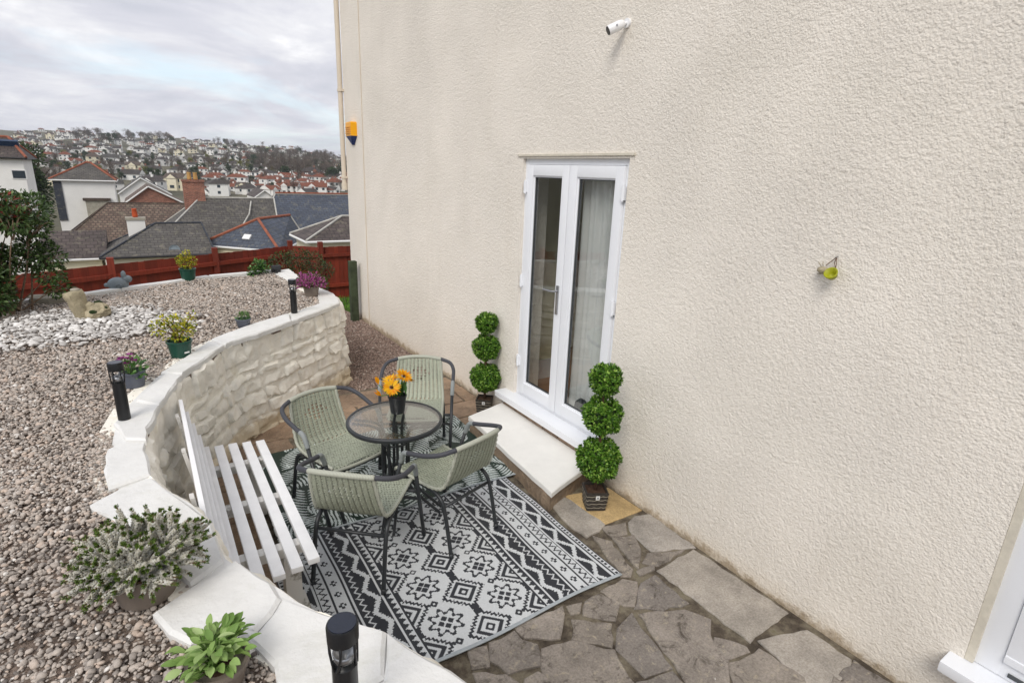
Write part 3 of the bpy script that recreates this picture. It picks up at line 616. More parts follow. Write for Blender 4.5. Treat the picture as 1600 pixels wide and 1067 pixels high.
g3 = stone_meshes('cobble_pieces', 'cob', 10, .42)
P = []; cells = {}
for _ in range(30000):
    x, y = RNG.uniform(-4.6, -2.2), RNG.uniform(4.9, 6.9)
    k = (int(x/.026), int(y/.026)); 
    if any((cells[c][0]-x)**2+(cells[c][1]-y)**2 < .024**2 for c in [(k[0]+i, k[1]+j) for i in (-1, 0, 1) for j in (-1, 0, 1)] if c in cells): continue
    cells[k] = (x, y); P.append((x, y))
P = np.array(P); ok = inpoly(P[:, 0], P[:, 1], PEB); edge = inpoly(P[:, 0], P[:, 1], shrink(PEB, .14)); ok &= edge | (RNG.random(len(P)) < .45); P = P[ok]; n = len(P)
scatter('white_cobbles', np.stack([P[:, 0], P[:, 1], GZ+.006+RNG.uniform(0, .018, n)], 1), np.clip(RNG.lognormal(math.log(.034), .38, n), .014, .080), np.clip(RNG.normal(.5, .28, n), 0, 1), g3)
# grass by the gate post
n = 9000; gx = RNG.uniform(-1.2, 1.4, n); gy = RNG.uniform(9.4, 12.4, n); pos = np.stack([gx, gy, np.full(n, -.60)], 1); ax = rand_dirs(n)*.5+[0, 0, 1]
V, F, vv = leaves(pos, ax, rand_dirs(n), RNG.uniform(.05, .13, n), .012, RNG.random(n)); stuff(link('grass', np_mesh('grass', V, F, 'grassm', vv)))

# ================================================================== the house
house = thing('house', 'cream roughcast rendered house wall with white french doors', 'house', (0, 4, 0)); HO = (0, 4, 0)
HT = 5.9; D0, D1, DZ0, DZ1 = 2.80, 4.05, .255, 2.385; W0, W1, WZ0, WZ1 = -1.0, .49, .30, 2.34
T = .28
wl = MB()
def wb(y0, y1, z0, z1): wl.box((0, y0, z0), (T, y1, z1))
ys = [-3.2, W0, W1, D0, D1, 8.85]
wb(-3.2, W0, -.35, HT); wb(W0, W1, -.35, WZ0); wb(W0, W1, WZ1, HT); wb(W1, D0, -.35, HT); wb(D0, D1, -.35, DZ0); wb(D0, D1, DZ1, HT); wb(D1, 8.85, -.35, HT)
wl.box((T, 8.85-T, -1.), (7, 8.85, HT)); wl.box((T, -3.2, -1.), (7, -3.2+T, HT)); wl.box((7-T, -3.2+T, -1), (7, 8.85-T, HT))
wo = wl.build('wall', 'render', house, off=(0, 4, 0))
rf = MB(); rf.add([(-.35, -3.5, HT), (7.35, -3.5, HT), (7.35, 9.15, HT), (-.35, 9.15, HT), (3.5, .4, HT+2.6), (3.5, 5.2, HT+2.6)], [(0, 3, 2, 1), (0, 1, 4), (1, 2, 5, 4), (2, 3, 5), (3, 0, 4, 5)]); rf.build('roof', 'slate', house, off=HO)
MB().box((-.012, D0-.05, DZ1+.018), (.03, D1+.07, DZ1+.034)).build('drip_bead', 'mastic', house, off=HO)
# room behind the doors
rm = MB(); X0, X1, Y0, Y1, Zf, Zc = T, 3.4, 2.2, 5.0, .26, 2.62
rm.box((X1, Y0, Zf), (X1+.05, Y1, Zc)); rm.box((X0, Y0-.05, Zf), (X1+.05, Y0, Zc)); rm.box((X0, Y1, Zf), (X1+.05, Y1+.05, Zc)); rm.box((X0, Y0-.05, Zc), (X1+.05, Y1+.05, Zc+.05))
rm.box((X0+.002, 4.30, Zf), (.66, Y1, Zc))       # wall nib beside the doors, seen through the pane
rm.build('room_wall', 'roomwall', house, off=HO)
MB().box((X0+.002, 4.283, Zf), (.675, 4.2995, Zf+.20)).box((.661, 4.2997, Zf), (.676, Y1, Zf+.20)).build('skirting', 'upvc', house, off=HO)
MB().box((X0-.1, Y0-.05, Zf-.05), (X1+.05, Y1+.05, Zf)).build('room_floor', 'roomfloor', house, off=HO)
# room behind the other window
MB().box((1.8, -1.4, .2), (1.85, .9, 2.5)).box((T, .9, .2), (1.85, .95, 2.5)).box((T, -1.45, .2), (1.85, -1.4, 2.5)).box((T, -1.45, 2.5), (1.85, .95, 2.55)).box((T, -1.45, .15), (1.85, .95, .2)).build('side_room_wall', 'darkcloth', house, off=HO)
# door frame: outer profile, then two leaves
def ring(mb, y0, y1, z0, z1, x0, x1, wy, wz0, wz1, b=.006):
    mb.bbox((x0, y0, z0), (x1, y0+wy, z1), b); mb.bbox((x0, y1-wy, z0), (x1, y1, z1), b)
    mb.bbox((x0+.0015, y0+wy-.002, z1-wz1), (x1, y1-wy+.002, z1), b); mb.bbox((x0+.0015, y0+wy-.002, z0), (x1, y1-wy+.002, z0+wz0), b)
fr = MB(); ring(fr, D0, D1, DZ0+.03, DZ1, .03, .10, .048, .03, .045); fr.build('door_frame', 'upvc', house, off=HO, angle=30)
YM = 3.437
def leaf(y0, y1, hinge_y):
    mb = MB(); z0, z1 = DZ0+.062, DZ1-.047; ring(mb, y0, y1, z0, z1, .012, .075, .085, .105, .085, .008); o = mb.build('door_leaf', 'upvc', house, off=HO, angle=30)
    bd = MB(); a, b, c, d = y0+.083, y1-.083, z0+.103, z1-.083
    ring(bd, a, b, c, d, .026, .06, .014, .014, .014, .003); bd.build('glazing_bead', 'upvc', o, off=HO, angle=30)
    gk = MB(); ring(gk, a+.013, b-.013, c+.013, d-.013, .034, .058, .007, .007, .007, .001); gk.build('gasket', 'gasket', o, off=HO)
    MB().box((.042, a+.018, c+.018), (.046, b-.018, d-.018)).build('pane', 'pane', o, off=HO)
    for hz in (.62, 1.36, 2.16):
        h = MB(); h.tube([(.004, hinge_y, hz-.055), (.004, hinge_y, hz+.055)], .011, 10); h.box((.001, hinge_y-.02, hz-.045), (.02, hinge_y+.02, hz+.045)); h.build('hinge', 'upvc', o, off=HO)
    return o
lf = leaf(YM+.004, D1-.05, D1-.042); rl = leaf(D0+.05, YM-.004, D0+.042)
hd = MB(); hy = YM+.05; hd.bbox((.000, hy-.014, 1.17), (.013, hy+.014, 1.41), .006); hd.tube([(.004, hy, 1.365), (-.045, hy, 1.365), (-.052, hy+.012, 1.365), (-.052, hy+.115, 1.362)], .009, 10); hd.tube([(-.002, hy, 1.23), (.006, hy, 1.23)], .011, 10); hd.build('handle', 'chrome', lf, off=HO, angle=40)
MB().bbox((-.125, 2.72, DZ0-.005), (.06, 4.19, DZ0+.028), .007).bbox((-.122, 2.721, DZ0-.03), (-.10, 4.189, DZ0-.004), .004).build('cill', 'upvc', house, off=HO, angle=30)
x = 2.86
for i in range(6):
    l = random.uniform(.195, .215); MB().bbox((-.072+random.uniform(-.006, .006), x, .165), (-.001, x+l-.012, .222), .006).build('brick', 'brick', house, off=HO); x += l
# step
st = thing('door_step', 'ivory painted stone slab step below the french doors', 'step', (-.3, 3.4, 0)); SO = (-.3, 3.4, 0)
stp = [(-.50, 4.02), (-.605, 2.64), (-.003, 2.85), (-.003, 4.16)]
MB().prism(rag(shrink(stp, .025), .012, .09, 3), -.05, .118, inset=.004).build('riser', 'stepstone', st, off=SO)
MB().prism(rag(stp, .004, .12, 5), .116, .158, inset=.006, tilt=(-.0, .004)).build('slab', 'steppaint', st, off=SO)
MB().box((-.07, 2.87, .15), (-.004, 4.12, .167)).build('mortar_fillet', 'stepstone', st, off=SO)
# second window at the south end
wf = MB(); ring(wf, W0, W1-.028, WZ0+.02, WZ1, .022, .10, .085, .10, .085); win = wf.build('window', 'upvc', house, off=HO, angle=30)
ws = MB(); ring(ws, W0+.086, W1-.028-.086, WZ0+.121, WZ1-.086, .012, .07, .08, .085, .08); ws.bbox((.006, W0+.09, WZ0+.10), (.05, W1-.115, WZ0+.135), .006); ws.build('sash', 'upvc', win, off=HO, angle=30)
gk = MB(); ring(gk, W0+.165, W1-.193, WZ0+.205, WZ1-.165, .03, .06, .01, .01, .01, .001); gk.build('gasket', 'gasket', win, off=HO)
MB().box((.042, W0+.17, WZ0+.21), (.046, W1-.198, WZ1-.17)).build('pane', 'pane', win, off=HO)
MB().bbox((-.105, W0-.05, WZ0-.035), (.05, W1+.052, WZ0+.018), .012).build('sill', 'upvc', win, off=HO, angle=30)
MB().box((.002, W1-.030, WZ0+.02), (.05, W1-.001, WZ1)).build('mastic_strip', 'mastic', win, off=HO)
MB().box((.016, .29, WZ0+.040), (.024, .35, WZ0+.056)).build('drain_cover', 'gasket', win, off=HO)
# downpipe on the corner
dp = MB().tube([(-.035, 8.89, 2.02), (-.035, 8.89, HT)], .036, 14).tube([(-.035, 8.89, 1.93), (-.035, 8.89, 2.03)], .046, 14).build('downpipe', 'pipe', house, off=HO, angle=40)
for z in (2.12, 3.35, 4.6): MB().tube([(-.035, 8.89, z-.018), (-.035, 8.89, z+.018)], .045, 14).box((-.035, 8.82, z-.018), (.01, 8.86, z+.018)).build('bracket', 'pipe', dp, off=HO)
MB().tube([(-.006, 8.05, -.1), (-.006, 8.05, HT)], .006, 6).build('cable', 'pipe', house, off=HO)
# net curtain behind the right leaf
cv = []; cf = []; nx = 60
for i in range(nx+1):
    y = 2.83+(3.42-2.83)*i/nx; xo = .155+.018*math.sin(i*.85)+.010*math.sin(i*.37+1)
    cv += [(xo, y, .34), (xo+.006, y, 1.3), (xo, y, 2.36)]
for i in range(nx): a = i*3; cf += [(a, a+3, a+4, a+1), (a+1, a+4, a+5, a+2)]
tag(MB().add(cv, cf).build('curtain', 'curtain', smooth=True), 'pale grey green curtain hanging inside behind the french door glass', 'curtain')
tag(MB().ball((.115, 3.20, .40), .09, 3, (.35, 1.1, 1.2), .04).build('bag', 'darkcloth', smooth=True), 'dark soft bag on the floor inside the french doors', 'bag')

# wall fittings
sc_ = thing('security_camera', 'white bullet security camera with black lens face on the wall above the doors', 'camera', (0, 2.93, 3.20)); sc_.scale = (.82,)*3
b = MB().tube([(0, 0, 0), (-.018, 0, 0)], .034, 18).tube([(-.012, 0, 0), (-.05, .004, -.012)], .013, 10).ball((-.055, .006, -.015), .02, 2); b.build('mount', 'camwhite', sc_, angle=40)
A = Vector((-.055, .0, -.012)); Bv = Vector((-.155, .048, -.068)); dr = (Bv-A).normalized(); ln = (Bv-A).length
MB().tube([A-dr*.012, A, A+dr*.02, A+dr*(ln-.012), A+dr*ln], [.02, .030, .036, .037, .035], 22).build('body', 'camwhite', sc_, angle=40)
MB().tube([A+dr*(ln-.004), A+dr*(ln+.004)], .031, 22).build('lens', 'blackplastic', sc_, angle=40)
MB().tube([A+dr*.06+Vector((-.018, -.032, .006)), A+dr*.06+Vector((-.020, -.036, .007))], .007, 12).build('emblem', 'chrome', sc_)
al = thing('alarm_box', 'yellow and blue burglar alarm box by the downpipe', 'alarm box', (0, 8.45, 2.72))
MB().prism([(-.085, -.13), (-.075, .13), (0, .15), (0, -.15)], -.02, .17, inset=.015).build('cover', 'alarmyellow', al)
for i in range(4): MB().bbox((-.092, -.115, .01+.028*i), (-.08, .115, .022+.028*i), .003).build('louvre', 'alarmyellow', al)
MB().add([(-.085, -.13, -.02), (-.075, .13, -.02), (0, .15, -.02), (0, -.15, -.02), (-.03, 0, -.14), (0, .02, -.14), (0, -.02, -.14)], [(0, 1, 2, 3), (0, 4, 1), (1, 4, 5, 2), (0, 3, 6, 4), (4, 6, 5)]).build('strobe', 'alarmblue', al)
MB().box((-.03, .1515, .04), (-.005, .155, .12)).box((-.065, .1415, .04), (-.04, .15, .12)).build('badge', 'tag', al)
orn = thing('hanging_ornament', 'small bee and lime green cup ornament hanging on the rendered wall', 'ornament', (0, 1.355, 1.90))
MB().tube([(-.004, 0, .04), (-.02, .004, .035)], .003, 6).build('nail', 'chrome', orn)
MB().tube([(-.014, .002, .036), (-.02, -.006, .01), (-.022, -.008, -.012)], .0018, 5).tube([(-.014, .002, .036), (-.018, .004, .01), (-.022, -.006, -.012)], .0018, 5).tube([(-.014, .002, .036), (-.02, .04, -.008)], .0022, 5).build('string', 'stem', orn)
MB().lathe([(.006, 0), (.022, .012), (.030, .036), (.031, .042), (.026, .042), (.018, .016), (.002, .006)], (-.03, -.010, -.058), 18, M4=Matrix.Rotation(-.9, 3, 'Y')).build('cup', 'lime', orn, smooth=True)
MB().ball((-.028, .045, -.030), .022, 2, (.9, 1.3, .8), .05).tube([(-.03, .055, -.015), (-.036, .07, .005)], .002, 5).tube([(-.026, .05, -.012), (-.03, .052, .01)], .002, 5).tube([(-.03, .03, -.045), (-.034, .065, -.05)], .003, 5).build('bee_body', 'orn_stone', orn, smooth=True)
gp = MB().bbox((-.17, 8.36, -.12), (-.06, 8.47, .90), .006).build('gate_post', 'greenpost'); tag(gp, 'weathered green timber gate post against the house corner', 'post')

# ================================================================== rugs
def rug_mesh(name, x0, x1, y0, y1, px, fn, z, wavy=.0):
    nx = int(round((x1-x0)/px)); ny = int(round((y1-y0)/px)); X = np.linspace(x0, x1, nx+1); Y = np.linspace(y0, y1, ny+1); XX, YY = np.meshgrid(X, Y, indexing='ij')
    ZZ = z+.0022*np.sin(XX*9+YY*4)+.0018*np.sin(YY*13-XX*5); XW = XX+.006*np.sin(YY*7+1)*np.abs(XX-(x0+x1)/2); YW = YY+.012*np.sin(XX*5.5+.6)*np.exp(-(YY-y0)/.15)
    idx = np.arange((nx+1)*(ny+1)).reshape(nx+1, ny+1); F = np.stack([idx[:-1, :-1], idx[1:, :-1], idx[1:, 1:], idx[:-1, 1:]], -1).reshape(-1, 4)
    top = np.stack([XW, YW, ZZ], -1).reshape(-1, 3); nb = len(top); bot = top-np.array([0, 0, .004]); V = np.concatenate([top, bot])
    ed = [(idx[i, 0], idx[i+1, 0]) for i in range(nx)]+[(idx[nx, j], idx[nx, j+1]) for j in range(ny)]+[(idx[i+1, ny], idx[i, ny]) for i in range(nx)]+[(idx[0, j+1], idx[0, j]) for j in range(ny)]
    sides = np.array([(a, a+nb, b+nb, b) for a, b in ed]); sides = sides[:, ::-1]
    me = np_mesh(name, V, np.concatenate([F, sides]), 'rug')
    cx_ = (X[:-1]+X[1:])/2; cy_ = (Y[:-1]+Y[1:])/2; CXX, CYY = np.meshgrid(cx_, cy_, indexing='ij'); col = fn(CXX, CYY).reshape(-1, 3)
    col = np.concatenate([col, np.tile(col.mean(0), (len(sides), 1))]); col = np.concatenate([col, np.ones((len(col), 1))], 1)
    a = me.attributes.new('col', 'FLOAT_COLOR', 'FACE'); a.data.foreach_set('color', col.astype(np.float32).ravel()); return me
CW, CB = np.array(S('#cdd0d2')), np.array(S('#2c2e34'))
def tri(t, p): t = np.mod(t/p, 1.); return np.abs(t-.5)*2            # 0..1..0
def kilim(X, Y):
    xc = -1.5; d = np.abs(X-xc); P_ = .2855; y = Y-2.256; dark = np.zeros(X.shape, bool); q = .0075
    st = lambda v: np.floor(v/q)*q
    def band(a, b): return (d >= a) & (d < b)
    dark |= band(.866, .9)
    z = band(.838, .866); dark |= z & ((np.mod(y, .030) < .016) & (d > .843) & (d < .861))
    dark |= band(.826, .838)
    def bold(a, b, amp, per, ph):
        z = band(a, b); c = (a+b)/2+amp*(tri(y+ph, per)*2-1); c = st(c); teeth = .5*.011*(tri(y, .022)); return z, np.abs(d-c) < .012+teeth
    z, m = bold(.722, .808, .030, .19, 0); dark |= z & ~m
    dark |= band(.700, .707)
    z = band(.652, .70); c = .676+.017*(tri(y, .048)*2-1); dark |= z & (np.abs(d-c) < .008)
    dark |= band(.634, .643)
    z = band(.566, .634); yy = np.mod(y, .095)-.0475; dd = d-.600
    ck = ((np.abs(np.abs(dd)-.013) < .0075) & (np.abs(yy) < .0075)) | ((np.abs(dd) < .0075) & (np.abs(np.abs(yy)-.015) < .0075)) | ((np.abs(np.abs(dd)-.026) < .006) & (np.abs(np.abs(yy)-.0) < 0)) | ((np.abs(dd) < .007) & (np.abs(np.abs(yy)-.0) < 0))
    dark |= z & ck
    dark |= band(.553, .564)
    z = band(.402, .541); _, m1 = bold(.402, .49, .026, .19, .09); c2 = .507+.014*(tri(y, .05)*2-1); m2 = np.abs(d-c2) < .006; dark |= z & ~m1 & ~m2
    dark |= band(.380, .390)
    z = band(.345, .380); t = tri(y, .042); dark |= z & ~((d-.345)/.035 < t*.95)
    dark |= band(.333, .342)
    f = d < .333
    def diamond(dx, dy):
        n = np.abs(dx)+np.abs(dy); s = dx-dy; teeth = .022*tri(np.where(np.abs(dx)*1. > 0, np.abs(dx)-np.abs(dy), 0)+.0125, .025)
        return ((n > .014) & (n < .034)) | ((n > .058) & (n < .086)) | (np.abs(n-.120-.010*(tri(np.abs(dx)-np.abs(dy), .030)*2-1)) < .0115) | ((np.abs(dx) < .022) & (n > .115) & (n < .16))
    ky = y-np.round(y/P_)*P_; kh = (y+P_/2)-np.round((y+P_/2)/P_)*P_
    dark |= f & diamond(X-xc, ky)
    dark |= f & (d > .2) & diamond(d-.335, ky)
    dx = d-.180; n1 = np.abs(dx)+np.abs(kh); ang = np.arctan2(kh, dx); bnd = .098+.020*np.cos(ang*8)*1.; bnd = st(bnd); r2 = np.hypot(dx, kh); rr_ = .5*(n1+1.1*np.maximum(np.abs(dx), np.abs(kh))*1.3)
    bnd2 = .094+.015*np.clip((tri(ang, math.pi/4)*2-1)*2.2, -1, 1); dark |= f & (np.abs(rr_-bnd2) < .0125)
    dark |= f & (n1 > .010) & (n1 < .046) & (np.abs(np.abs(dx)-np.abs(kh)) > .004)
    n2 = np.abs(dx)+np.abs(ky); dark |= f & (n2 > .010) & (n2 < .026)
    nz = RNG.normal(0, .03, X.shape)[..., None]
    return np.clip(np.where(dark[..., None], CB, CW)*(1+nz), 0, 1)
rug1 = link('rug', rug_mesh('rug', -2.371, -.629, 1.918, 3.20, .0058, kilim, .0125))
tag(rug1, 'black and white geometric patterned outdoor rug on the stone paving', 'rug')
hm = MB()
for k_y in (0, .009):
    hm.tube([(x, 1.914-.0085*0+k_y-.006+.012*math.sin(x*5.5+.6), .0125) for x in np.linspace(-2.372, -.628, 60)], .0058, 6)
hm.build('hem', 'hem', rug1, smooth=True)

LEAFC, GRC = np.array(S('#c9d2cf')), np.array(S('#1a3027'))
def palm(X, Y):
    rr = random.Random(5); img = np.zeros(X.shape, bool)
    def stroke(p0, p1, p2, wmax):
        for t in np.linspace(0, 1, 26):
            c = (1-t)**2*np.array(p0)+2*t*(1-t)*np.array(p1)+t*t*np.array(p2); w = wmax*(math.sin(math.pi*min(1, t*.92+.08)))**.7
            i0 = int((c[0]-w-X[0, 0])/.0055); i1 = int((c[0]+w-X[0, 0])/.0055)+2; j0 = int((c[1]-w-Y[0, 0])/.0055); j1 = int((c[1]+w-Y[0, 0])/.0055)+2
            i0, j0 = max(i0, 0), max(j0, 0)
            if i1 <= 0 or j1 <= 0: continue
            img[i0:i1, j0:j1] |= (X[i0:i1, j0:j1]-c[0])**2+(Y[i0:i1, j0:j1]-c[1])**2 < w*w
    def clearstroke(p0, p2, w):
        for t in np.linspace(0, 1, 60):
            c = np.array(p0)*(1-t)+np.array(p2)*t; m = (X-c[0])**2+(Y-c[1])**2 < w*w; img[m] = False
    fr = []
    for gx in np.arange(-2.55, -.15, .27):
        for gy in np.arange(2.95, 4.75, .30): fr.append((gx+rr.uniform(-.05, .05), gy+rr.uniform(-.05, .05)))
    for n_, (fx, fy) in enumerate(fr):
        a = rr.choice([.7, 2.3, -.75, 3.9, 1.5])+rr.uniform(-.25, .25); ln = rr.uniform(.34, .46)
        c0 = np.array([fx, fy])+np.array([math.cos(a), math.sin(a)])*ln*.55; img[((X-c0[0])**2+(Y-c0[1])**2) < .155**2] = False; D = np.array([math.cos(a), math.sin(a)]); Nn = np.array([-D[1], D[0]])
        nl = 13
        for k in range(nl):
            t = (k+.5)/nl; b = np.array([fx, fy])+D*ln*t; l = .19*(1-abs(t-.45)*1.1)
            for sgn in (-1, 1):
                e = b+D*l*.62+Nn*sgn*l*.85; m = b+D*l*.15+Nn*sgn*l*.5; stroke(b+Nn*sgn*.010, m, e, .0082)
    nz = RNG.normal(0, .03, X.shape)[..., None]
    return np.clip(np.where(img[..., None], LEAFC, GRC)*(1+nz), 0, 1)
rug2 = link('rug', rug_mesh('palm_rug', -2.28, -.465, 3.175, 4.41, .0055, palm, .0215)); tag(rug2, 'dark green rug with pale palm leaves under the round table', 'rug')
h2 = MB().tube([(x, 3.173+.012*math.sin(x*5.5+.6), .0205) for x in np.linspace(-2.282, -.463, 60)], .0062, 6); h2.build('hem', 'hem', rug2, smooth=True)

# ================================================================== bistro set
def bez(pts, n):
    """Catmull-Rom through points"""
    P = [Vector(p) for p in pts]; P = [P[0]*2-P[1]]+P+[P[-1]*2-P[-2]]; o = []
    for i in range(1, len(P)-2):
        for k in range(n):
            t = k/n; a, b, c, d = P[i-1:i+3]; o.append(.5*((2*b)+(c-a)*t+(2*a-5*b+4*c-d)*t*t+(3*b-a-3*c+d)*t**3))
    o.append(P[-2]); return o
def weave_mesh():
    rows, cols = 128, 46
    prof = bez([(0, -.318, .715), (0, -.292, .60), (0, -.250, .48), (0, -.205, .425), (0, -.10, .405), (0, .08, .412), (0, .185, .420), (0, .205, .405)], 16)
    cum_ = [0]
    for a, b in zip(prof[:-1], prof[1:]): cum_.append(cum_[-1]+(b-a).length)
    V = []; at = []; F = []
    for j in range(rows+1):
        s = cum_[-1]*j/rows; i = min(len(prof)-2, max(q for q in range(len(cum_)) if cum_[q] <= s)); u = (s-cum_[i])/max(1e-6, cum_[i+1]-cum_[i]); p = prof[i].lerp(prof[i+1], min(1, u)); t = (prof[i+1]-prof[i]).normalized(); nrm = Vector((0, -t.z, t.y))
        fr = s/cum_[-1]; wd = .175+.025*min(1, fr/.45)+.010*max(0, fr-.45)
        for k in range(cols+1):
            x = (k/cols*2-1); bow = (-.018*(1-x*x) if fr < .35 else 0)*(1-fr/.35 if fr < .35 else 0); dip = -.014*(1-x*x) if fr > .45 else 0
            dsp = .0032*(1 if (j+k) % 2 else -1); q = p+nrm*dsp+Vector((x*wd, bow, dip)); V.append(q)
    for j in range(rows):
        for k in range(cols):
            fr = (j+.5)/rows; x = (k+.5)/cols*2-1
            dm = abs(x)/.52+abs(fr-.16)/.085
            if dm < 1 and (j//2+k//2) % 2 == 0 and (j//2) % 2 == 0: continue        # open diamond in the weave
            if fr < .45 and k % 4 == 1 and j % 3 == 0: continue
            if fr > .45 and j % 4 == 1 and k % 3 == 0: continue
            a = j*(cols+1)+k; F.append((a, a+1, a+cols+2, a+cols+1)); at.append((.15 if (j % 3 == 0 if fr > .45 else k % 4 == 0) else .7)+random.uniform(-.18, .22))
    me = np_mesh('weave', np.array([tuple(v) for v in V]), np.array(F), 'wicker', np.clip(at, 0, 1)); return me, V, rows, cols
WME, WV, WR, WC = weave_mesh()
def make_chair():
    c = thing('chair', '', 'chair', (0, 0, 0), 'woven chairs around the glass table')
    wv = link('seat_and_back', WME, c)
    md = wv.modifiers.new('thick', 'SOLIDIFY'); md.thickness = .0045; md.offset = 0
    for k in (0, WC):
        MB().tube([WV[j*(WC+1)+k] for j in range(0, WR+1, 3)], .011, 8).build('edge_wrap', 'wrap', c, smooth=True)
    MB().tube([WV[WR*(WC+1)+k] for k in range(0, WC+1, 2)], .012, 8).build('front_wrap', 'wrap', c, smooth=True)
    top = bez([(-.18, -.318, .718), (-.09, -.338, .728), (0, -.343, .731), (.09, -.338, .728), (.18, -.318, .718)], 8); MB().tube(top, .0155, 10).build('top_rail', 'wrap', c, smooth=True)
    for s in (-1, 1):
        arm = bez([(s*.18, -.318, .718), (s*.255, -.275, .700), (s*.285, -.19, .672), (s*.287, -.09, .645), (s*.285, -.015, .628)], 8)
        MB().tube(arm, .0145, 10).build('arm', 'greyarm', c, smooth=True)
        bend = bez([(s*.285, -.018, .628), (s*.284, .015, .618), (s*.283, .035, .590), (s*.281, .055, .54)], 6); MB().tube(bend, .0155, 10).build('arm_joint', 'greywrap', c, smooth=True)
        MB().tube([(s*.281, .055, .54), (s*.268, .24, .012)], .0125, 10).tube([(s*.268, .236, .03), (s*.2675, .244, .0)], .0145, 10).build('leg', 'black', c, smooth=True)
        rail = bez([(s*.20, .195, .400), (s*.20, .05, .398), (s*.20, -.10, .392), (s*.201, -.19, .375), (s*.203, -.245, .30), (s*.206, -.31, .012)], 8)
        MB().tube(rail, .0125, 10).tube([(s*.206, -.308, .03), (s*.206, -.312, .0)], .0145, 10).build('leg', 'black', c, smooth=True)
        MB().tube([(s*.20, .10, .397), (s*.277, .105, .397)], .010, 8).build('bracket', 'black', c, smooth=True)
    MB().tube([(-.203, -.238, .315), (.203, -.238, .315)], .010, 8).build('stretcher', 'black', c, smooth=True)
    MB().tube([(-.275, .13, .33), (.275, .13, .33)], .010, 8).build('stretcher', 'black', c, smooth=True)
    MB().tube([(-.2, .19, .398), (.2, .19, .398)], .011, 8).build('front_bar', 'black', c, smooth=True)
    return c
ch0 = make_chair()
def place(c, x, y, fx, fy, label): c.location = (x, y, .0215); c.rotation_euler = (0, 0, math.atan2(-fx, fy)); c['label'] = label
CHAIRS = [(-1.835, 2.835, .66, .75, 'sage woven chair with its back to the heather, beside the bench end'),
          (-1.325, 2.90, -.30, .955, 'sage woven chair with its back to the bare end of the black and white rug'),
          (-1.80, 3.43, .30, -.955, 'sage woven chair standing between the bench and the rubble wall corner, facing the table'),
          (-1.08, 3.83, -.48, -.88, 'sage woven chair between the glass table and the far topiary')]
for i, (x, y, fx, fy, lb) in enumerate(CHAIRS):
    c = ch0 if i == 0 else copy_tree(ch0); place(c, x, y, fx, fy, lb)
    if i < 2: c.location.z = .0135

TX, TY = -1.525, 3.165
tb = thing('round_table', 'round glass topped black metal table between the woven chairs', 'table', (TX, TY, .0215)); TH = .70-.0215
rimp = [(.285, TH-.026), (.302, TH-.026), (.308, TH-.018), (.308, TH-.002), (.302, TH+.004), (.290, TH+.003), (.288, TH-.004), (.285, TH-.026)]
seg = 56; V = []; Fq = []
for r, z in rimp:
    for k in range(seg): V.append((r*math.cos(2*math.pi*k/seg), r*math.sin(2*math.pi*k/seg), z))
for i in range(len(rimp)-1):
    for k in range(seg): Fq.append((i*seg+k, i*seg+(k+1) % seg, (i+1)*seg+(k+1) % seg, (i+1)*seg+k))
MB().add(V, Fq).build('rim', 'black', tb, angle=50)
MB().lathe([(.2895, TH-.006), (.2895, TH+.0)], (0, 0, 0), 56).build('glass_top', 'ripple', tb, angle=30)
for i in range(4):
    a = math.radians(45+90*i+12); ca, sa = math.cos(a), math.sin(a)
    for off_ in (-.028, .028):
        ox, oy = -sa*off_, ca*off_
        p = bez([(.27*ca+ox, .27*sa+oy, TH-.03), (.14*ca+ox, .14*sa+oy, TH-.045), (.085*ca+ox, .085*sa+oy, TH-.10), (.080*ca+ox, .080*sa+oy, .40), (.085*ca+ox, .085*sa+oy, .24), (.16*ca+ox*1.2, .16*sa+oy*1.2, .14), (.30*ca+ox*1.3, .30*sa+oy*1.3, .012)], 7)
        MB().tube(p, .010, 8).build('leg', 'black', tb, smooth=True)
for z in (.30, .52):
    MB().tube([(.083*math.cos(q), .083*math.sin(q), z) for q in np.linspace(0, 2*math.pi, 25)], .007, 6).build('ring', 'black', tb, smooth=True)

# pot of sunflowers on the table
sf = thing('flower_pot', 'black pot of yellow sunflowers on the glass table', 'flower pot', (TX+.055, TY+.09, .703)); sf.scale = (1.22,)*3
MB().lathe([(.036, 0), (.039, .01), (.048, .09), (.052, .092), (.052, .102), (.046, .102), (.044, .085)], seg=24).build('pot', 'blackplastic', sf, angle=40)
heads = [((.035, -.01, .205), (.25, -.45, .75)), ((-.045, -.035, .165), (-.25, -.75, .6)), ((-.03, .02, .185), (-.3, .1, .95)), ((.06, .015, .19), (.6, -.1, .7))]
stm = MB(); pet_p, pet_a, pet_n, pet_l, pet_v = [], [], [], [], []
for (c, d) in heads:
    c = Vector(c); d = Vector(d).normalized(); stm.tube(bez([(c.x*.3, c.y*.3, .09), (c.x*.6, c.y*.6, .14), tuple(c-d*.005)], 6), .003, 6)
    e1 = d.orthogonal().normalized(); e2 = d.cross(e1)
    for lay in range(2):
        for k in range(15):
            q = 2*math.pi*(k+.5*lay)/15+random.uniform(-.1, .1); r = e1*math.cos(q)+e2*math.sin(q); pet_p.append(tuple(c+r*.009)); pet_a.append(tuple(r+d*(.15+.25*lay+random.uniform(-.1, .15)))); pet_n.append(tuple(d-r*.3)); pet_l.append(random.uniform(.038, .048)); pet_v.append(random.random())
    MB().ball(c+d*.003, .0075, 2, (1, 1, 1), .08).build('flower_eye', 'flowereye', sf)
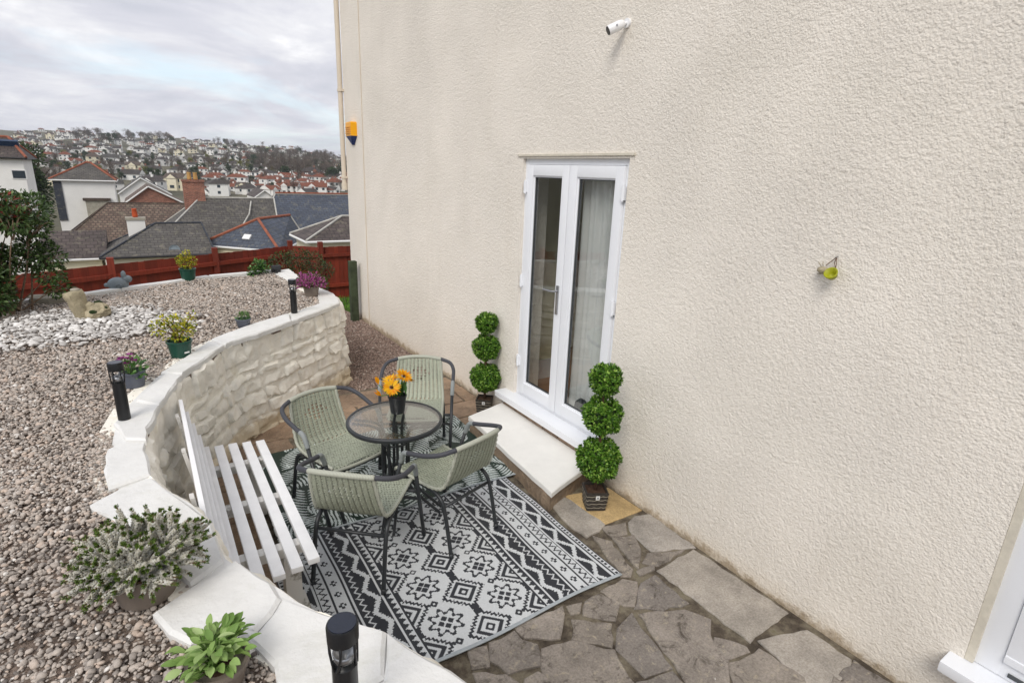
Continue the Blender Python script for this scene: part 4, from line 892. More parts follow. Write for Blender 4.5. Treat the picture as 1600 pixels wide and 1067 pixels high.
for c0 in [(-.095, .02, .17), (-.10, -.03, .125)]:
    for k in range(4): pet_p.append(c0); pet_a.append((-.2+random.uniform(-.2, .1), random.uniform(-.2, .2), .9 if c0[2] > .15 else .25)); pet_n.append((0, -1, .2)); pet_l.append(.05); pet_v.append(random.uniform(0, .4))
    stm.tube([(0, 0, .09), (c0[0]*.6, c0[1]*.6, .12), c0], .0025, 6)
stm.build('stems', 'greenstem', sf, smooth=True)
V, F, vv = leaves(pet_p, np.array(pet_a), np.array(pet_n), np.array(pet_l), .014, np.array(pet_v)); link('petals', np_mesh('petals', V, F, 'yellow', vv), sf)
lp = np.array([(random.uniform(-.03, .05), random.uniform(-.03, .03), .095) for _ in range(16)]); la = np.array([(random.uniform(-.3, .6), random.uniform(-.4, .3), 1) for _ in range(16)])
V, F, vv = leaves(lp, la, rand_dirs(16), RNG.uniform(.07, .11, 16), .024, RNG.uniform(0, .5, 16)); link('leaves', np_mesh('leaves', V, F, 'ivy', vv), sf)

# ================================================================== bench
bn = thing('garden_bench', 'white slatted garden bench between the curved wall and the rugs', 'bench', (-2.43, 3.1, 0)); BO = (-2.43, 3.1, 0); SZ = .43
slx = [(-2.250, 2.40, 3.83), (-2.333, 2.375, 3.85), (-2.417, 2.36, 3.87), (-2.50, 2.37, 3.88), (-2.583, 2.40, 3.90)]
for x, ya, yb in slx: MB().bbox((x-.027, ya, SZ-.03), (x+.027, yb, SZ), .003).build('seat_slat', 'whitewood', bn, off=BO, angle=40)
for i in range(4):
    z0 = SZ+.045+i*.088; xo = -2.606-.025*i
    MB().bbox((xo-.011, 2.36, z0), (xo+.011, 3.86, z0+.068), .003).build('back_slat', 'whitewood', bn, off=BO, angle=40)
for y in (2.62, 3.12, 3.62):
    MB().bbox((-2.64, y-.03, SZ-.085), (-2.225, y+.03, SZ-.031), .004).build('seat_rail', 'wornwood', bn, off=BO, angle=40)
    MB().add([tuple(v) for v in [(-2.645, y-.025, SZ-.09), (-2.612, y-.025, SZ-.09), (-2.612, y+.025, SZ-.09), (-2.645, y+.025, SZ-.09), (-2.722, y-.025, .80), (-2.704, y-.025, .80), (-2.704, y+.025, .80), (-2.722, y+.025, .80)]], [(0, 3, 2, 1), (4, 5, 6, 7), (0, 1, 5, 4), (1, 2, 6, 5), (2, 3, 7, 6), (3, 0, 4, 7)]).build('back_post', 'wornwood', bn, off=BO)
    for x in (-2.32, -2.60):
        if y == 3.12: continue
        MB().bbox((x-.04, y-.045, 0.0), (x+.04, y+.045, SZ-.086), .006).build('leg', 'wornwood', bn, off=BO, angle=40)
MB().bbox((-2.36, 2.55, .004), (-2.25, 2.70, .03), .005).build('foot', 'wornwood', bn, off=BO)

# ================================================================== topiaries
def topiary(x, y, z, rz, label):
    t = thing('topiary', label, 'topiary', (x, y, z), 'potted topiaries beside the door step', rz)
    pb, pt, ph = .064, .078, .145
    def sq(h, zz): return [(-h, -h, zz), (h, -h, zz), (h, h, zz), (-h, h, zz)]
    MB().add(sq(pb, 0)+sq(pt, ph)+sq(pt-.008, ph)+sq(pt-.012, ph-.03), [(3, 2, 1, 0), (0, 1, 5, 4), (1, 2, 6, 5), (2, 3, 7, 6), (3, 0, 4, 7), (4, 5, 9, 8), (5, 6, 10, 9), (6, 7, 11, 10), (7, 4, 8, 11), (8, 9, 13, 12), (9, 10, 14, 13), (10, 11, 15, 14), (11, 8, 12, 15), (12, 13, 14, 15)]).build('pot', 'rattan', t)
    bd = MB()
    for i in range(9):
        zz = .010+i*.0155; h = pb+(pt-pb)*zz/ph+.002; pth = []
        for s_ in range(4):
            a = sq(h, zz)[s_]; b = sq(h, zz)[(s_+1) % 4]
            for k in range(8): u = k/8; pth.append((a[0]+(b[0]-a[0])*u, a[1]+(b[1]-a[1])*u, zz+.003*math.sin(k*2.2+i)))
        bd.tube(pth+[pth[0]], .0032 if i % 2 else .0042, 5, mi=i % 2, cap=False)
    bd.build('woven_band', ['rattan', 'rattanlight'], t, smooth=True)
    MB().add([(-.012, -pt-.001, .095), (.016, -pt-.001, .095), (.016, -pt-.003, .128), (-.012, -pt-.003, .128)], [(0, 1, 2, 3)]).add([(-.003, -pt-.004, .104), (.007, -pt-.004, .104), (.007, -pt-.005, .118), (-.003, -pt-.005, .118)], [(0, 1, 2, 3)], 1).build('label_tag', ['tag', 'orn_grey'], t)
    MB().box((-.066, -.066, ph-.025), (.066, .066, ph-.014)).build('compost', 'dirt', t)
    MB().tube([(0, 0, .12), (.004, .002, .5), (-.002, 0, 1.0)], .012, 8).build('stem', 'stem', t, smooth=True)
    for zc, r, nn in ((.372, .150, 2000), (.700, .132, 1600), (.962, .106, 1100)):
        core = MB().ball((0, 0, zc), r*.80, 3, jit=.03); f = core.build('foliage_ball', 'boxcore', t)
        d = rand_dirs(nn); pos = np.array([0, 0, zc])+d*(r*RNG.uniform(.76, 1.0, nn))[:, None]*(1+.06*np.sin(d[:, :1]*7+d[:, 2:]*5)); ax = d+rand_dirs(nn)*.75
        pos = np.repeat(pos, 3, 0); ax = np.repeat(ax, 3, 0)+rand_dirs(nn*3)*.9; n3 = nn*3
        V, F, vv = leaves(pos, ax, np.repeat(d, 3, 0)+rand_dirs(n3)*.5, RNG.uniform(.017, .026, n3), RNG.uniform(.009, .014, n3), np.clip(np.repeat(RNG.normal(.5, .2, nn), 3)+RNG.normal(0, .14, n3), 0, 1))
        link('leaves', np_mesh('leaves', V, F, 'boxleaf', vv), f)
    return t
t1 = topiary(-.285, 2.545, .004, math.radians(-28), 'triple ball topiary in a woven pot standing on the buff square tile')
t2 = copy_tree(t1); t2.location = (-.125, 4.37, .004); t2.rotation_euler = (0, 0, math.radians(-40)); t2.scale = (.97, .97, .93); t2['label'] = 'triple ball topiary in a woven pot squeezed between the step and the far chair'

# ================================================================== terrace things
def bollard(x, y, z, label, h=.33):
    t = thing('solar_light', label, 'garden light', (x, y, z), 'black solar bollard lights along the coping', random.uniform(0, 3)); r = .030
    MB().lathe([(r*.95, 0), (r, .006), (r, h*.66), (r*.9, h*.66+.002)], seg=22).build('post', 'blackplastic', t, angle=40)
    MB().lathe([(r*.35, h*.66), (r*.75, h*.70), (r*.9, h*.76), (r*.82, h*.76), (r*.3, h*.68)], seg=18).build('reflector', 'chrome', t, smooth=True)
    MB().lathe([(r*.93, h*.66), (r*1.02, h*.76), (r*1.06, h*.87)], seg=22).build('lens', 'clear', t, smooth=True)
    for k in range(6):
        q = k*math.pi/3; q2 = q+.35*(1 if k % 2 else -1); MB().tube([(r*.98*math.cos(q2), r*.98*math.sin(q2), h*.655), (r*1.03*math.cos((q+q2)/2), r*1.03*math.sin((q+q2)/2), h*.72), (r*1.10*math.cos(q), r*1.10*math.sin(q), h*.80), (r*1.12*math.cos(q), r*1.12*math.sin(q), h*.88)], .0032, 6).build('cage_bar', 'blackplastic', t, smooth=True)
    MB().lathe([(r*1.12, h*.865), (r*1.22, h*.87), (r*1.24, h*.985), (r*1.18, h), (r*1.0, h)], seg=26).build('cap', 'blackplastic', t, angle=40)
    MB().lathe([(r*1.08, h), (r*1.08, h+.0015)], seg=26).build('solar_cell', 'solar', t)
    return t
b0 = on_z(195, 656, GZ+.02); bollard(b0[0], b0[1], GZ+.022, 'black solar bollard light beside the purple primula pot')
b0 = on_z(460, 489, GZ+.02); bollard(b0[0], b0[1], GZ+.012, 'black solar bollard light beside the pink heather pot', .335)
bollard(-2.475, 1.075, GZ+.022, 'black solar bollard light on the coping between the sage pot and the rug', .345)

def pot_round(t, r0, r1, h, m, lip=.006):
    MB().lathe([(r0*.9, 0), (r0, .004), (r1, h-.012), (r1+lip, h-.012), (r1+lip, h), (r1-.004, h), (r1-.008, h-.02)], seg=26).build('pot', m, t, angle=40)
    MB().lathe([(r1-.007, h-.03), (r1*.5, h-.020), (.001, h-.018)], seg=20).build('compost', 'dirt', t, smooth=True)
def heather(loc, label, R, H, nsp, bellm, potr, poth, potm, seed, tips=.25):
    t = thing('heather', label, 'plant', loc); rg = np.random.default_rng(seed); pot_round(t, potr*.78, potr, poth, potm)
    st = MB(); BP = []; BV = []; BS = []; LP = []; LA = []; LV = []
    for i in range(nsp):
        a = rg.uniform(0, 6.283); e = math.acos(rg.uniform(.08, 1)) if i > nsp*.3 else rg.uniform(.9, 1.55); l = rg.uniform(.74, 1.06); tip = np.array([math.sin(e)*math.cos(a)*R, math.sin(e)*math.sin(a)*R, poth*.9+math.cos(e)*(H-poth)])*1.; tip = np.array([tip[0]*l, tip[1]*l, poth*.9+(tip[2]-poth*.9)*l])
        ab = a+rg.normal(0, .7); rb_ = potr*.92*math.sqrt(rg.random()); b = np.array([math.cos(ab)*rb_, math.sin(ab)*rb_, poth-.01]); tip = tip+rg.normal(0, R*.06, 3); tip[2] = max(tip[2], poth*.55); mid = (b*.45+tip*.55)+np.array([0, 0, R*.06]); P_ = bez([tuple(b), tuple(mid), tuple(tip)], 7); st.tube(P_, [.0022]*(len(P_)-1)+[.001], 4, cap=False)
        n = len(P_)
        for k in range(int(n*.30), n):
            f = k/(n-1); d = (P_[min(k+1, n-1)]-P_[max(k-1, 0)]).normalized(); e1 = d.orthogonal().normalized(); e2 = d.cross(e1)
            for rep in range(3):
                p = P_[k]+(P_[min(k+1, n-1)]-P_[k])*(rep/3)
                for c in range(6):
                    q = rg.uniform(0, 6.28); rv = e1*math.cos(q)+e2*math.sin(q)
                    if f < 1-tips and f > .30: BP.append(tuple(p+rv*.0062*(1.15-.45*f))); BV.append(rg.random()); BS.append(rg.uniform(.0034, .0048))
                    if rg.random() < (.34 if f < 1-tips else 1.): LP.append(tuple(p)); LA.append(tuple(rv+d*.9)); LV.append(rg.random())
    st.build('stems', 'stem', t)
    BP = np.array(BP); BS = np.array(BS)[:, None]; octv = np.array([(1, 0, 0), (-1, 0, 0), (0, 1, 0), (0, -1, 0), (0, 0, 1), (0, 0, -1)]); of = np.array([(0, 2, 4), (2, 1, 4), (1, 3, 4), (3, 0, 4), (2, 0, 5), (1, 2, 5), (3, 1, 5), (0, 3, 5)])
    V = (BP[:, None]+octv[None]*BS[:, None]).reshape(-1, 3); F = (np.arange(len(BP))[:, None, None]*6+of[None]).reshape(-1, 3); link('flowers', np_mesh('flowers', V, F, bellm, np.repeat(BV, 8), True), t)
    V, F, vv = leaves(np.array(LP), np.array(LA), rand_dirs(len(LP), rg), rg.uniform(.007, .013, len(LP)), .0030, np.array(LV)); link('leaves', np_mesh('leaves', V, F, 'hleaf', vv), t)
    return t
heather((-2.885, 1.93, GZ-.012), 'large white flowering heather in a taupe pot on the gravel', .195, .30, 440, 'hwhite', .105, .125, 'claypot', 1, .12)
p = on_z(487, 463, GZ); heather((p[0], p[1], GZ-.01), 'pink heather in a taupe pot on the gravel near the wall end', .185, .31, 240, 'hpink', .085, .13, 'claypot', 2, .08)
def bushy(loc, label, pot, leafm, clumps, n, ln, wd, seed, flower=None, cat='plant', stems=True, name='potted_shrub'):
    t = thing(name, label, cat, loc); rg = np.random.default_rng(seed); r0, r1, h, m = pot; pot_round(t, r0, r1, h, m)
    C = np.array([c[:3] for c in clumps]); Rr = np.array([c[3] for c in clumps]); wgt = Rr**2/np.sum(Rr**2); ci = rg.choice(len(C), n, p=wgt); d = rand_dirs(n, rg); pos = C[ci]+d*(Rr[ci]*rg.uniform(.35, 1., n)**.5)[:, None]; ax = d+np.array([0, 0, .35])+rand_dirs(n, rg)*.6
    V, F, vv = leaves(pos, ax, d*.5+np.array([0, 0, 1])+rand_dirs(n, rg)*.5, rg.uniform(ln*.7, ln*1.2, n), rg.uniform(wd*.8, wd*1.2, n), np.clip(rg.normal(.5, .25, n)+(pos[:, 2]-pos[:, 2].mean())*1.2, 0, 1)); link('leaves', np_mesh('leaves', V, F, leafm, vv), t)
    if stems:
        s = MB()
        for c in C: s.tube(bez([(0, 0, h-.02), (c[0]*.4, c[1]*.4, (h+c[2])*.5), tuple(c)], 5), .004, 5)
        s.build('stems', 'stem', t, smooth=True)
    return t, rg
p = on_z(283, 556, GZ); e1, _ = bushy((p[0], p[1], GZ-.008), 'golden euonymus in a dark green pot by the coping', (.062, .082, .13, 'greenpot'), 'euonymus', [(-.06, 0, .20, .06), (.04, -.03, .21, .06), (0, .05, .24, .06), (-.12, .02, .23, .05), (.09, .03, .25, .04), (.02, 0, .18, .07), (-.09, -.02, .30, .03), (.10, .02, .30, .03), (-.02, .01, .28, .04)], 620, .026, .015, 3)
MB().box((-.018, -.0835, .045), (.016, -.078, .055), M4=Matrix.Rotation(.5, 4, 'Z')).build('label_tag', 'tag', e1)
p = on_z(295, 439, GZ); bushy((p[0], p[1], GZ-.008), 'golden euonymus in a dark green pot at the kerb by the fence', (.068, .088, .16, 'greenpot'), 'euonymus', [(-.04, 0, .23, .06), (.05, 0, .25, .06), (0, .02, .31, .05), (0, -.02, .22, .07), (-.07, .02, .27, .04), (.02, 0, .35, .03)], 520, .026, .015, 4)
p = on_z(381, 511, GZ); bushy((p[0], p[1], GZ-.006), 'small slate grey pot with short green sprouts by the coping', (.047, .060, .085, 'greypot'), 'ivy', [(0, 0, .09, .045), (.02, .01, .10, .035), (-.025, 0, .10, .03)], 260, .030, .008, 5, stems=False)
p = on_z(210, 602, GZ); pr, rg = bushy((p[0], p[1], GZ-.006), 'purple primula in a slate grey pot on the gravel', (.058, .066, .105, 'greypot'), 'ivy', [(0, 0, .11, .06), (.035, 0, .12, .05), (-.03, 0, .115, .04)], 90, .050, .026, 6, stems=False)
fp = []; fa = []; fn = []; fvv = []; fs = MB()
for c in [(-.03, 0, .19), (.0, .02, .205), (-.055, .01, .18), (.02, -.02, .175), (-.02, -.03, .165), (.0, 0, .185), (-.045, -.02, .20)]:
    fs.tube([(c[0]*.3, c[1]*.3, .09), c], .0025, 5)
    for k in range(11): q = k*2.4; v = np.array([math.cos(q), math.sin(q), .3+.3*random.random()]); fp.append(np.array(c)+v*.003); fa.append(v); fn.append((0, 0, 1)); fvv.append(random.random())
fs.build('flower_stems', 'greenstem', pr); V, F, vv = leaves(np.array(fp), np.array(fa), np.array(fn, float)+rand_dirs(len(fp))*.3, .020, .018, np.array(fvv)); link('flowers', np_mesh('flowers', V, F, 'purple', vv), pr)
# sage: large soft leaves
sg = thing('sage_plant', 'pale green broad leaved sage in a dark grey pot by the coping edge', 'plant', (-2.725, 1.43, GZ-.012)); pot_round(sg, .060, .075, .085, 'claypot')
rg = np.random.default_rng(11); n = 150; a = rg.uniform(0, 6.28, n); rad = rg.uniform(.0, .085, n)**1.; pos = np.stack([np.cos(a)*rad, np.sin(a)*rad, .10+rg.uniform(0, .07, n)*(1-rad*5)], 1); ax = np.stack([np.cos(a), np.sin(a), rg.uniform(-.1, .9, n)], 1)
V = []; F = []; vv = []
for i in range(n):
    A_ = Vector(ax[i]).normalized(); up = Vector((0, 0, 1))+Vector(rand_dirs(1, rg)[0])*.5; sd_ = up.cross(A_).normalized(); U = A_.cross(sd_); l = rg.uniform(.030, .046); wd = l*rg.uniform(.46, .60); o = len(V); B = Vector(pos[i])
    for j, (t_, ww) in enumerate([(0, .12), (.2, .7), (.45, 1.), (.7, .85), (.9, .45), (1., .05)]):
        c = B+A_*l*t_-U*(t_**2)*l*.25; V += [tuple(c-sd_*wd*.5*ww+U*.004*ww), tuple(c-U*.0015), tuple(c+sd_*wd*.5*ww+U*.004*ww)]
    vq = np.clip(rg.normal(.5, .25), 0, 1)
    for j in range(5):
        for k in range(2): F.append((o+j*3+k, o+j*3+k+1, o+j*3+k+4, o+j*3+k+3)); vv.append(vq)
link('leaves', np_mesh('leaves', V, F, 'sage', vv, True), sg)
sm = MB()
for i in range(0, n, 3): sm.tube([(0, 0, .07), tuple(pos[i])], .003, 5)
sm.build('stems', 'greenstem', sg)
# tipped-over pot with trailing ivy
p = on_z(418, 428, GZ); tp = thing('tipped_pot', 'black pot lying on its side spilling ivy by the far coping', 'plant', (p[0], p[1], GZ)); Rm = Matrix.Translation((.10, 0, .058)) @ Matrix.Rotation(math.radians(-82), 4, 'Y') 
MB().lathe([(.042, .0), (.058, .10), (.062, .10), (.062, .11), (.054, .11)], seg=20, M4=Rm @ Matrix.Rotation(math.pi, 4, 'X') @ Matrix.Translation((0, 0, -.05))).build('pot', 'blackplastic', tp, angle=40)
n = 330; C = np.array([(-.04, 0, .07), (-.12, .0, .05), (-.10, .04, .13), (-.19, -.02, .05), (-.06, 0, .12)]); ci = RNG.integers(0, 5, n); d = rand_dirs(n); pos = C[ci]+d*.055*RNG.random((n, 1))**.5; pos[:, 2] = np.abs(pos[:, 2]); V, F, vv = leaves(pos, d+[0, 0, .3], rand_dirs(n)*.5+[0, 0, 1], RNG.uniform(.03, .05, n), .030, RNG.random(n)); link('leaves', np_mesh('leaves', V, F, 'ivy', vv), tp)
# stone pedestal fragment, cobbles heap, rabbit
p = on_z(138, 497, GZ); pd = thing('stone_ornament', 'broken buff stone pedestal with a mossy rock on the white cobbles', 'ornament', (p[0]-.02, p[1], GZ))
mt = Matrix.Rotation(math.radians(-14), 3, 'Y'); mb = MB().lathe([(.066, 0), (.070, .05), (.066, .10), (.068, .15), (.074, .20), (.078, .235), (.066, .255)], seg=14, M4=mt); mb.v = [(x+random.uniform(-.009, .009), y+random.uniform(-.009, .009), z+random.uniform(-.006, .006)) for x, y, z in mb.v]; mb.build('pillar', 'orn_stone', pd, angle=35)
MB().ball((-.035, 0, .262), .035, 2, (1.1, .9, .5), .08).build('pebble', 'conc', pd, smooth=True)
MB().ball((.105, -.03, .06), .09, 3, (1., .9, .85), .12).ball((.14, .0, .04), .06, 2, jit=.15).ball((.05, -.02, .11), .045, 2, jit=.15).ball((.06, -.06, .04), .06, 2, jit=.12).build('rock', 'orn_stone', pd)
for c in ((.11, .02, .13), (.14, -.06, .09), (.07, -.09, .07)): MB().ball(c, .03, 2, (1.2, 1, .7), .15).build('moss_clump', 'boxcore', pd)
p = on_z(186, 453, GZ); rb = thing('rabbit_ornament', 'grey stoneware rabbit ornament crouching at the kerb', 'ornament', (p[0], p[1], GZ-.01))
bo = MB().ball((0, 0, .075), .08, 3, (1.25, .9, .95)).ball((.085, 0, .125), .045, 3, (1.15, .9, .95)).build('body', 'orn_grey', rb, smooth=True)
for s in (-1, 1): MB().ball((.06, s*.02, .175), .028, 2, (.9, .45, 1.5)).build('ear', 'orn_grey', rb, smooth=True)
MB().ball((-.105, 0, .07), .025, 2).build('tail', 'orn_grey', rb, smooth=True); MB().tube([(-.03, -.074, .06), (.0, -.078, .09), (.035, -.072, .07), (.02, -.07, .04)], .009, 6).build('haunch', 'orn_grey', rb, smooth=True)
for i, (xx, yy, rx, ry) in enumerate([(58, 466, .10, .06), (90, 465, .12, .07), (75, 472, .16, .07)]):
    p = on_z(xx, yy, GZ); poly = [(p[0]+rx*math.cos(q)*random.uniform(.8, 1.1), p[1]+ry*math.sin(q)*random.uniform(.8, 1.1)) for q in np.linspace(0, 5.6, 8)]
    tag(MB().prism(poly, GZ-.02, GZ+.03+.01*i, inset=.01).build('flat_stone', 'conc'), 'flat pale stone lying on the gravel beside the photinia shrub', 'stone', 'flat stones by the photinia')

# photinia shrub
def shrub(loc, label, cat, leafm, clumps, n, ln, wd, seed, name, stems, redtop=False, tri_=None):
    t = thing(name, label, cat, loc); rg = np.random.default_rng(seed); C = np.array([c[:3] for c in clumps]); Rr = np.array([c[3] for c in clumps]); ci = rg.choice(len(C), n, p=Rr**2/np.sum(Rr**2)); d = rand_dirs(n, rg); pos = C[ci]+d*(Rr[ci]*rg.uniform(.25, 1., n)**.4)[:, None]*np.array([1, 1, .85]); v = np.clip(rg.normal(.42, .2, n), 0, .83)
    if redtop: v = np.where((rg.random(n) < np.clip((pos[:, 2]-redtop)/.7, 0, .42)) & (((ci*7) % 3) == 0), rg.uniform(.88, 1, n), v)
    ax = d+rand_dirs(n, rg)*.8; V, F, vv = leaves(pos, ax, rand_dirs(n, rg)*.7+[0, 0, .8], rg.uniform(ln*.7, ln*1.2, n), rg.uniform(wd*.8, wd*1.2, n), v); link('crown', np_mesh('crown', V, F, leafm, vv), t)
    s = MB()
    for i, c in enumerate(C):
        b = (rg.normal(0, stems), rg.normal(0, stems), -.02); P_ = bez([b, ((b[0]+c[0])*.5+rg.normal(0, .03), (b[1]+c[1])*.5+rg.normal(0, .03), c[2]*.5), tuple(c)], 6); s.tube(P_, list(np.linspace(.010, .003, len(P_))), 6)
        for k in range(7): e = c+rand_dirs(1, rg)[0]*Rr[i]*.95; s.tube([tuple(c*.8+np.array(b)*.2), tuple((c+e)/2+rg.normal(0, .01, 3)), tuple(e)], [.005, .004, .002], 4)
    s.build('trunk', 'palestem' if redtop else 'stem', t, smooth=True); return t
pc = [(random.uniform(-.62, .28), random.uniform(-.3, .4), random.uniform(.15, .95), random.uniform(.13, .23)) for _ in range(36)]+[(.15, -.05, .95, .16), (-.1, 0, 1.06, .16), (-.35, .1, 1.14, .18), (-.6, 0, 1.12, .22), (.05, 0, 1.02, .15), (.32, 0, .92, .12), (.25, .1, .5, .16), (.40, 0, .5, .12), (.38, .0, .35, .12), (.30, .05, .60, .14), (.42, -.05, .22, .10), (.34, .0, .78, .12)]
shrub((-3.90, 6.70, GZ-.02), 'bushy photinia shrub with red young leaves on the gravel by the fence', 'shrub', 'photinia', pc, 23000, .048, .021, 21, 'photinia_shrub', .07, .62)
p = on_y(462, 420, 10.2); shrub((p[0], 10.2, -.62), 'dark green rounded shrub growing in front of the red fence', 'shrub', 'dkgreen', [(-.42, .1, 1.10, .22), (-.2, 0, 1.26, .24), (.05, 0, 1.30, .24), (.28, 0, 1.24, .24), (.48, .05, 1.08, .2), (-.1, 0, .8, .35), (.25, 0, .8, .3), (-.4, 0, .7, .3), (.1, 0, .45, .35)], 7000, .04, .018, 22, 'evergreen_shrub', .08)

# ================================================================== fence
FP = [Vector((1.9, 12.62, 0)), Vector((.47, 12.50, 0)), Vector((-.08, 12.87, 0)), Vector((-1.63, 12.08, 0)), Vector((-3.25, 11.24, 0)), Vector((-4.87, 10.40, 0)), Vector((-6.5, 9.56, 0))]
fn_ = thing('timber_fence', 'red brown stained feather edge timber fence at the terrace end', 'fence', (0, 12, -.62)); FO = (0, 12, -.62); FT = .60; FB = -.64
for i, p in enumerate(FP[1:-1]):
    MB().bbox((p.x-.05, p.y-.05, FB), (p.x+.05, p.y+.05, FT+(.10 if i < 4 else .06)), .006).build('post', 'fence', fn_, off=FO)
board = None
for a, b in zip(FP[:-1], FP[1:]):
    d = b-a; l = d.length; t = d.normalized(); nn = Vector((t.y, -t.x, 0)); nn = nn if nn.y < 0 else -nn
    for z, hh in ((FT-.24, .05), (FB+.32, .05)):
        q = [a+nn*.0, b+nn*.0, b+nn*.05, a+nn*.05]; mb = MB(); mb.add([(*v.xy, z) for v in q]+[(*v.xy, z+.07) for v in q], [(0, 3, 2, 1), (4, 5, 6, 7), (0, 1, 5, 4), (1, 2, 6, 5), (2, 3, 7, 6), (3, 0, 4, 7)]); mb.build('rail', 'fence', fn_, off=FO)
    nb = int(round(l/.105)); wv = l/nb
    if board is None: board = MB().add([(0, 0, 0), (.118, 0, 0), (.118, -.016, 0), (0, -.006, 0), (0, 0, 1.22), (.118, 0, 1.22), (.118, -.016, 1.22), (0, -.006, 1.22)], [(0, 3, 2, 1), (4, 5, 6, 7), (0, 1, 5, 4), (1, 2, 6, 5), (2, 3, 7, 6), (3, 0, 4, 7)]).mesh('board', 'fence')
    for k in range(nb):
        o = link('board', board, fn_); p = a+t*(k*wv)-nn*.002; o.location = (p.x-FO[0], p.y-FO[1], FB-FO[2]+random.uniform(-.006, .006)); o.rotation_euler = (0, 0, math.atan2(t.y, t.x))

# ================================================================== neighbouring houses below the fence
def roof_obj(name, faces, m, parent, off):
    V = []; F = []; UV = []
    for f in faces:
        f = [Vector(p) for p in f]; nrm = (f[1]-f[0]).cross(f[2]-f[0]).normalized(); u = Vector((0, 0, 1)).cross(nrm); u = u.normalized() if u.length > 1e-4 else Vector((1, 0, 0)); v = nrm.cross(u); o = len(V)
        V += [tuple(p-Vector(off)) for p in f]; F.append(tuple(range(o, o+len(f)))); UV += [(p.dot(u), p.dot(v)) for p in f]
    me = bpy.data.meshes.new(name); me.from_pydata(V, [], F); me.materials.append(M[m]); ul = me.uv_layers.new(name='UVMap')
    for i, uv in enumerate(UV): ul.data[i].uv = uv
    me.update(); o = link(name, me, parent); md = o.modifiers.new('thick', 'SOLIDIFY'); md.thickness = .08; md.offset = -1; return o
def front_house(label, E0, E1, R0, R1, Y0, roofm, wallm, ridgem=None, gutter='gutter', pitch=.72, hip=True, wins=(), zb=None, name='neighbour_house'):
    e0 = Vector(on_y(*E0, Y0)); e1 = Vector(on_y(*E1, Y0)); z = (e0.z+e1.z)/2; e0.z = e1.z = z; t = (e1-e0).normalized(); n = Vector((0, 1, 0)); best = None
    for dd in np.arange(.8, 9., .05):
        r0 = Vector(on_y(*R0, Y0+dd)); r1 = Vector(on_y(*R1, Y0+dd)); rise = (r0.z+r1.z)/2-z; er = abs(rise/dd-pitch)
        if best is None or er < best[0]: best = (er, dd, rise, r0, r1)
    _, dd, rise, r0, r1 = best; r0.z = r1.z = z+rise
    e2 = e1+n*dd*2; e3 = e0+n*dd*2; c = (e0+e2)/2; zb = zb if zb is not None else float(terr(c.x, c.y))-.6; off = Vector((c.x, c.y, zb)); h = thing(name, label, 'house', tuple(off))
    ro = roof_obj('roof', [(e0, e1, r1, r0), (e1, e2, r1), (e2, e3, r0, r1), (e3, e0, r0)], roofm, h, off)
    ins = .28; q = [e0+t*ins+n*ins, e1-t*ins+n*ins, e2-t*ins-n*ins, e3+t*ins-n*ins]; wm = MB(); wm.add([(*p.xy, zb) for p in q]+[(*p.xy, z-.03) for p in q], [(0, 3, 2, 1), (4, 5, 6, 7), (0, 1, 5, 4), (1, 2, 6, 5), (2, 3, 7, 6), (3, 0, 4, 7)]); wm.build('wall', wallm, h, off=off)
    for a, b in ((e0, e1), (e1, e2), (e2, e3), (e3, e0)): MB().tube([a-Vector((0, 0, .07)), b-Vector((0, 0, .07))], .07, 6).build('gutter', gutter, h, off=off)
    if ridgem:
        for a, b in ((r0, r1), (e0, r0), (e1, r1), (e2, r1), (e3, r0)): 
            if (b-a).length > .2: MB().tube([a+Vector((0, 0, .03)), b+Vector((0, 0, .03))], (.06 if ridgem != 'ridge_red' else .10), 6).build('ridge_tiles', ridgem, ro, off=off)
    for (u, zz, ww, hh) in wins:
        p = e0+t*((e1-e0).length*u)+n*(ins-.02); p.z = z-zz; wn = MB().box((-ww/2, -.02, -hh), (ww/2, .1, 0), M4=Matrix.Translation(p-off) @ Matrix.Rotation(math.atan2(t.y, t.x), 4, 'Z')); wo_ = wn.build('window', 'gutter', h)
        MB().box((-ww/2+.07, -.04, -hh+.07), (ww/2-.07, -.019, -.07), M4=Matrix.Translation(p-off) @ Matrix.Rotation(math.atan2(t.y, t.x), 4, 'Z')).build('pane', 'hglass', wo_)
    return h, off, (e0, e1, e2, e3, r0, r1)
def chimney(h, off, base, w, d, hgt, m, pots, potm, cap='conc'):
    b = Vector(base)-off; c = MB().box((b.x-w/2, b.y-d/2, b.z-1.2), (b.x+w/2, b.y+d/2, b.z+hgt)).build('chimney', m, h)
    MB().box((b.x-w/2-.06, b.y-d/2-.06, b.z+hgt+.002), (b.x+w/2+.06, b.y+d/2+.06, b.z+hgt+.16)).build('chimney_cap', cap, c)
    for k in range(pots):
        px_ = b.x+(k-(pots-1)/2)*.42; MB().lathe([(.14, 0), (.16, .1), (.13, .5), (.16, .55), (.12, .55)], (px_, b.y, b.z+hgt+.16), 12).build('chimney_pot', potm, c, smooth=True)
h1, o1, g1_ = front_house('house with a broad blue grey slate roof beyond the fence', (388, 378), (610, 382), (430, 301), (585, 308), 50, 'slate', 'hcream', 'lead', pitch=.75)
r0, r1 = g1_[4], g1_[5]; MB().tube([r0+Vector((0, 0, .12)), r1+Vector((0, 0, .12))], .08, 6).build('red_ridge', 'ridge_red', h1, off=o1)
h2, o2, g2_ = front_house('house with a mossy grey tiled roof and a red brick chimney', (236, 382), (440, 384), (312, 308), (428, 312), 47, 'slate_old', 'hcream', 'lead', pitch=.75)
pb_ = g2_[4]+Vector((-.35, .1, -.35)); chimney(h2, o2, tuple(pb_), 1.45, .8, 1.55, 'redbrick', 2, 'potyellow', 'redbrick')
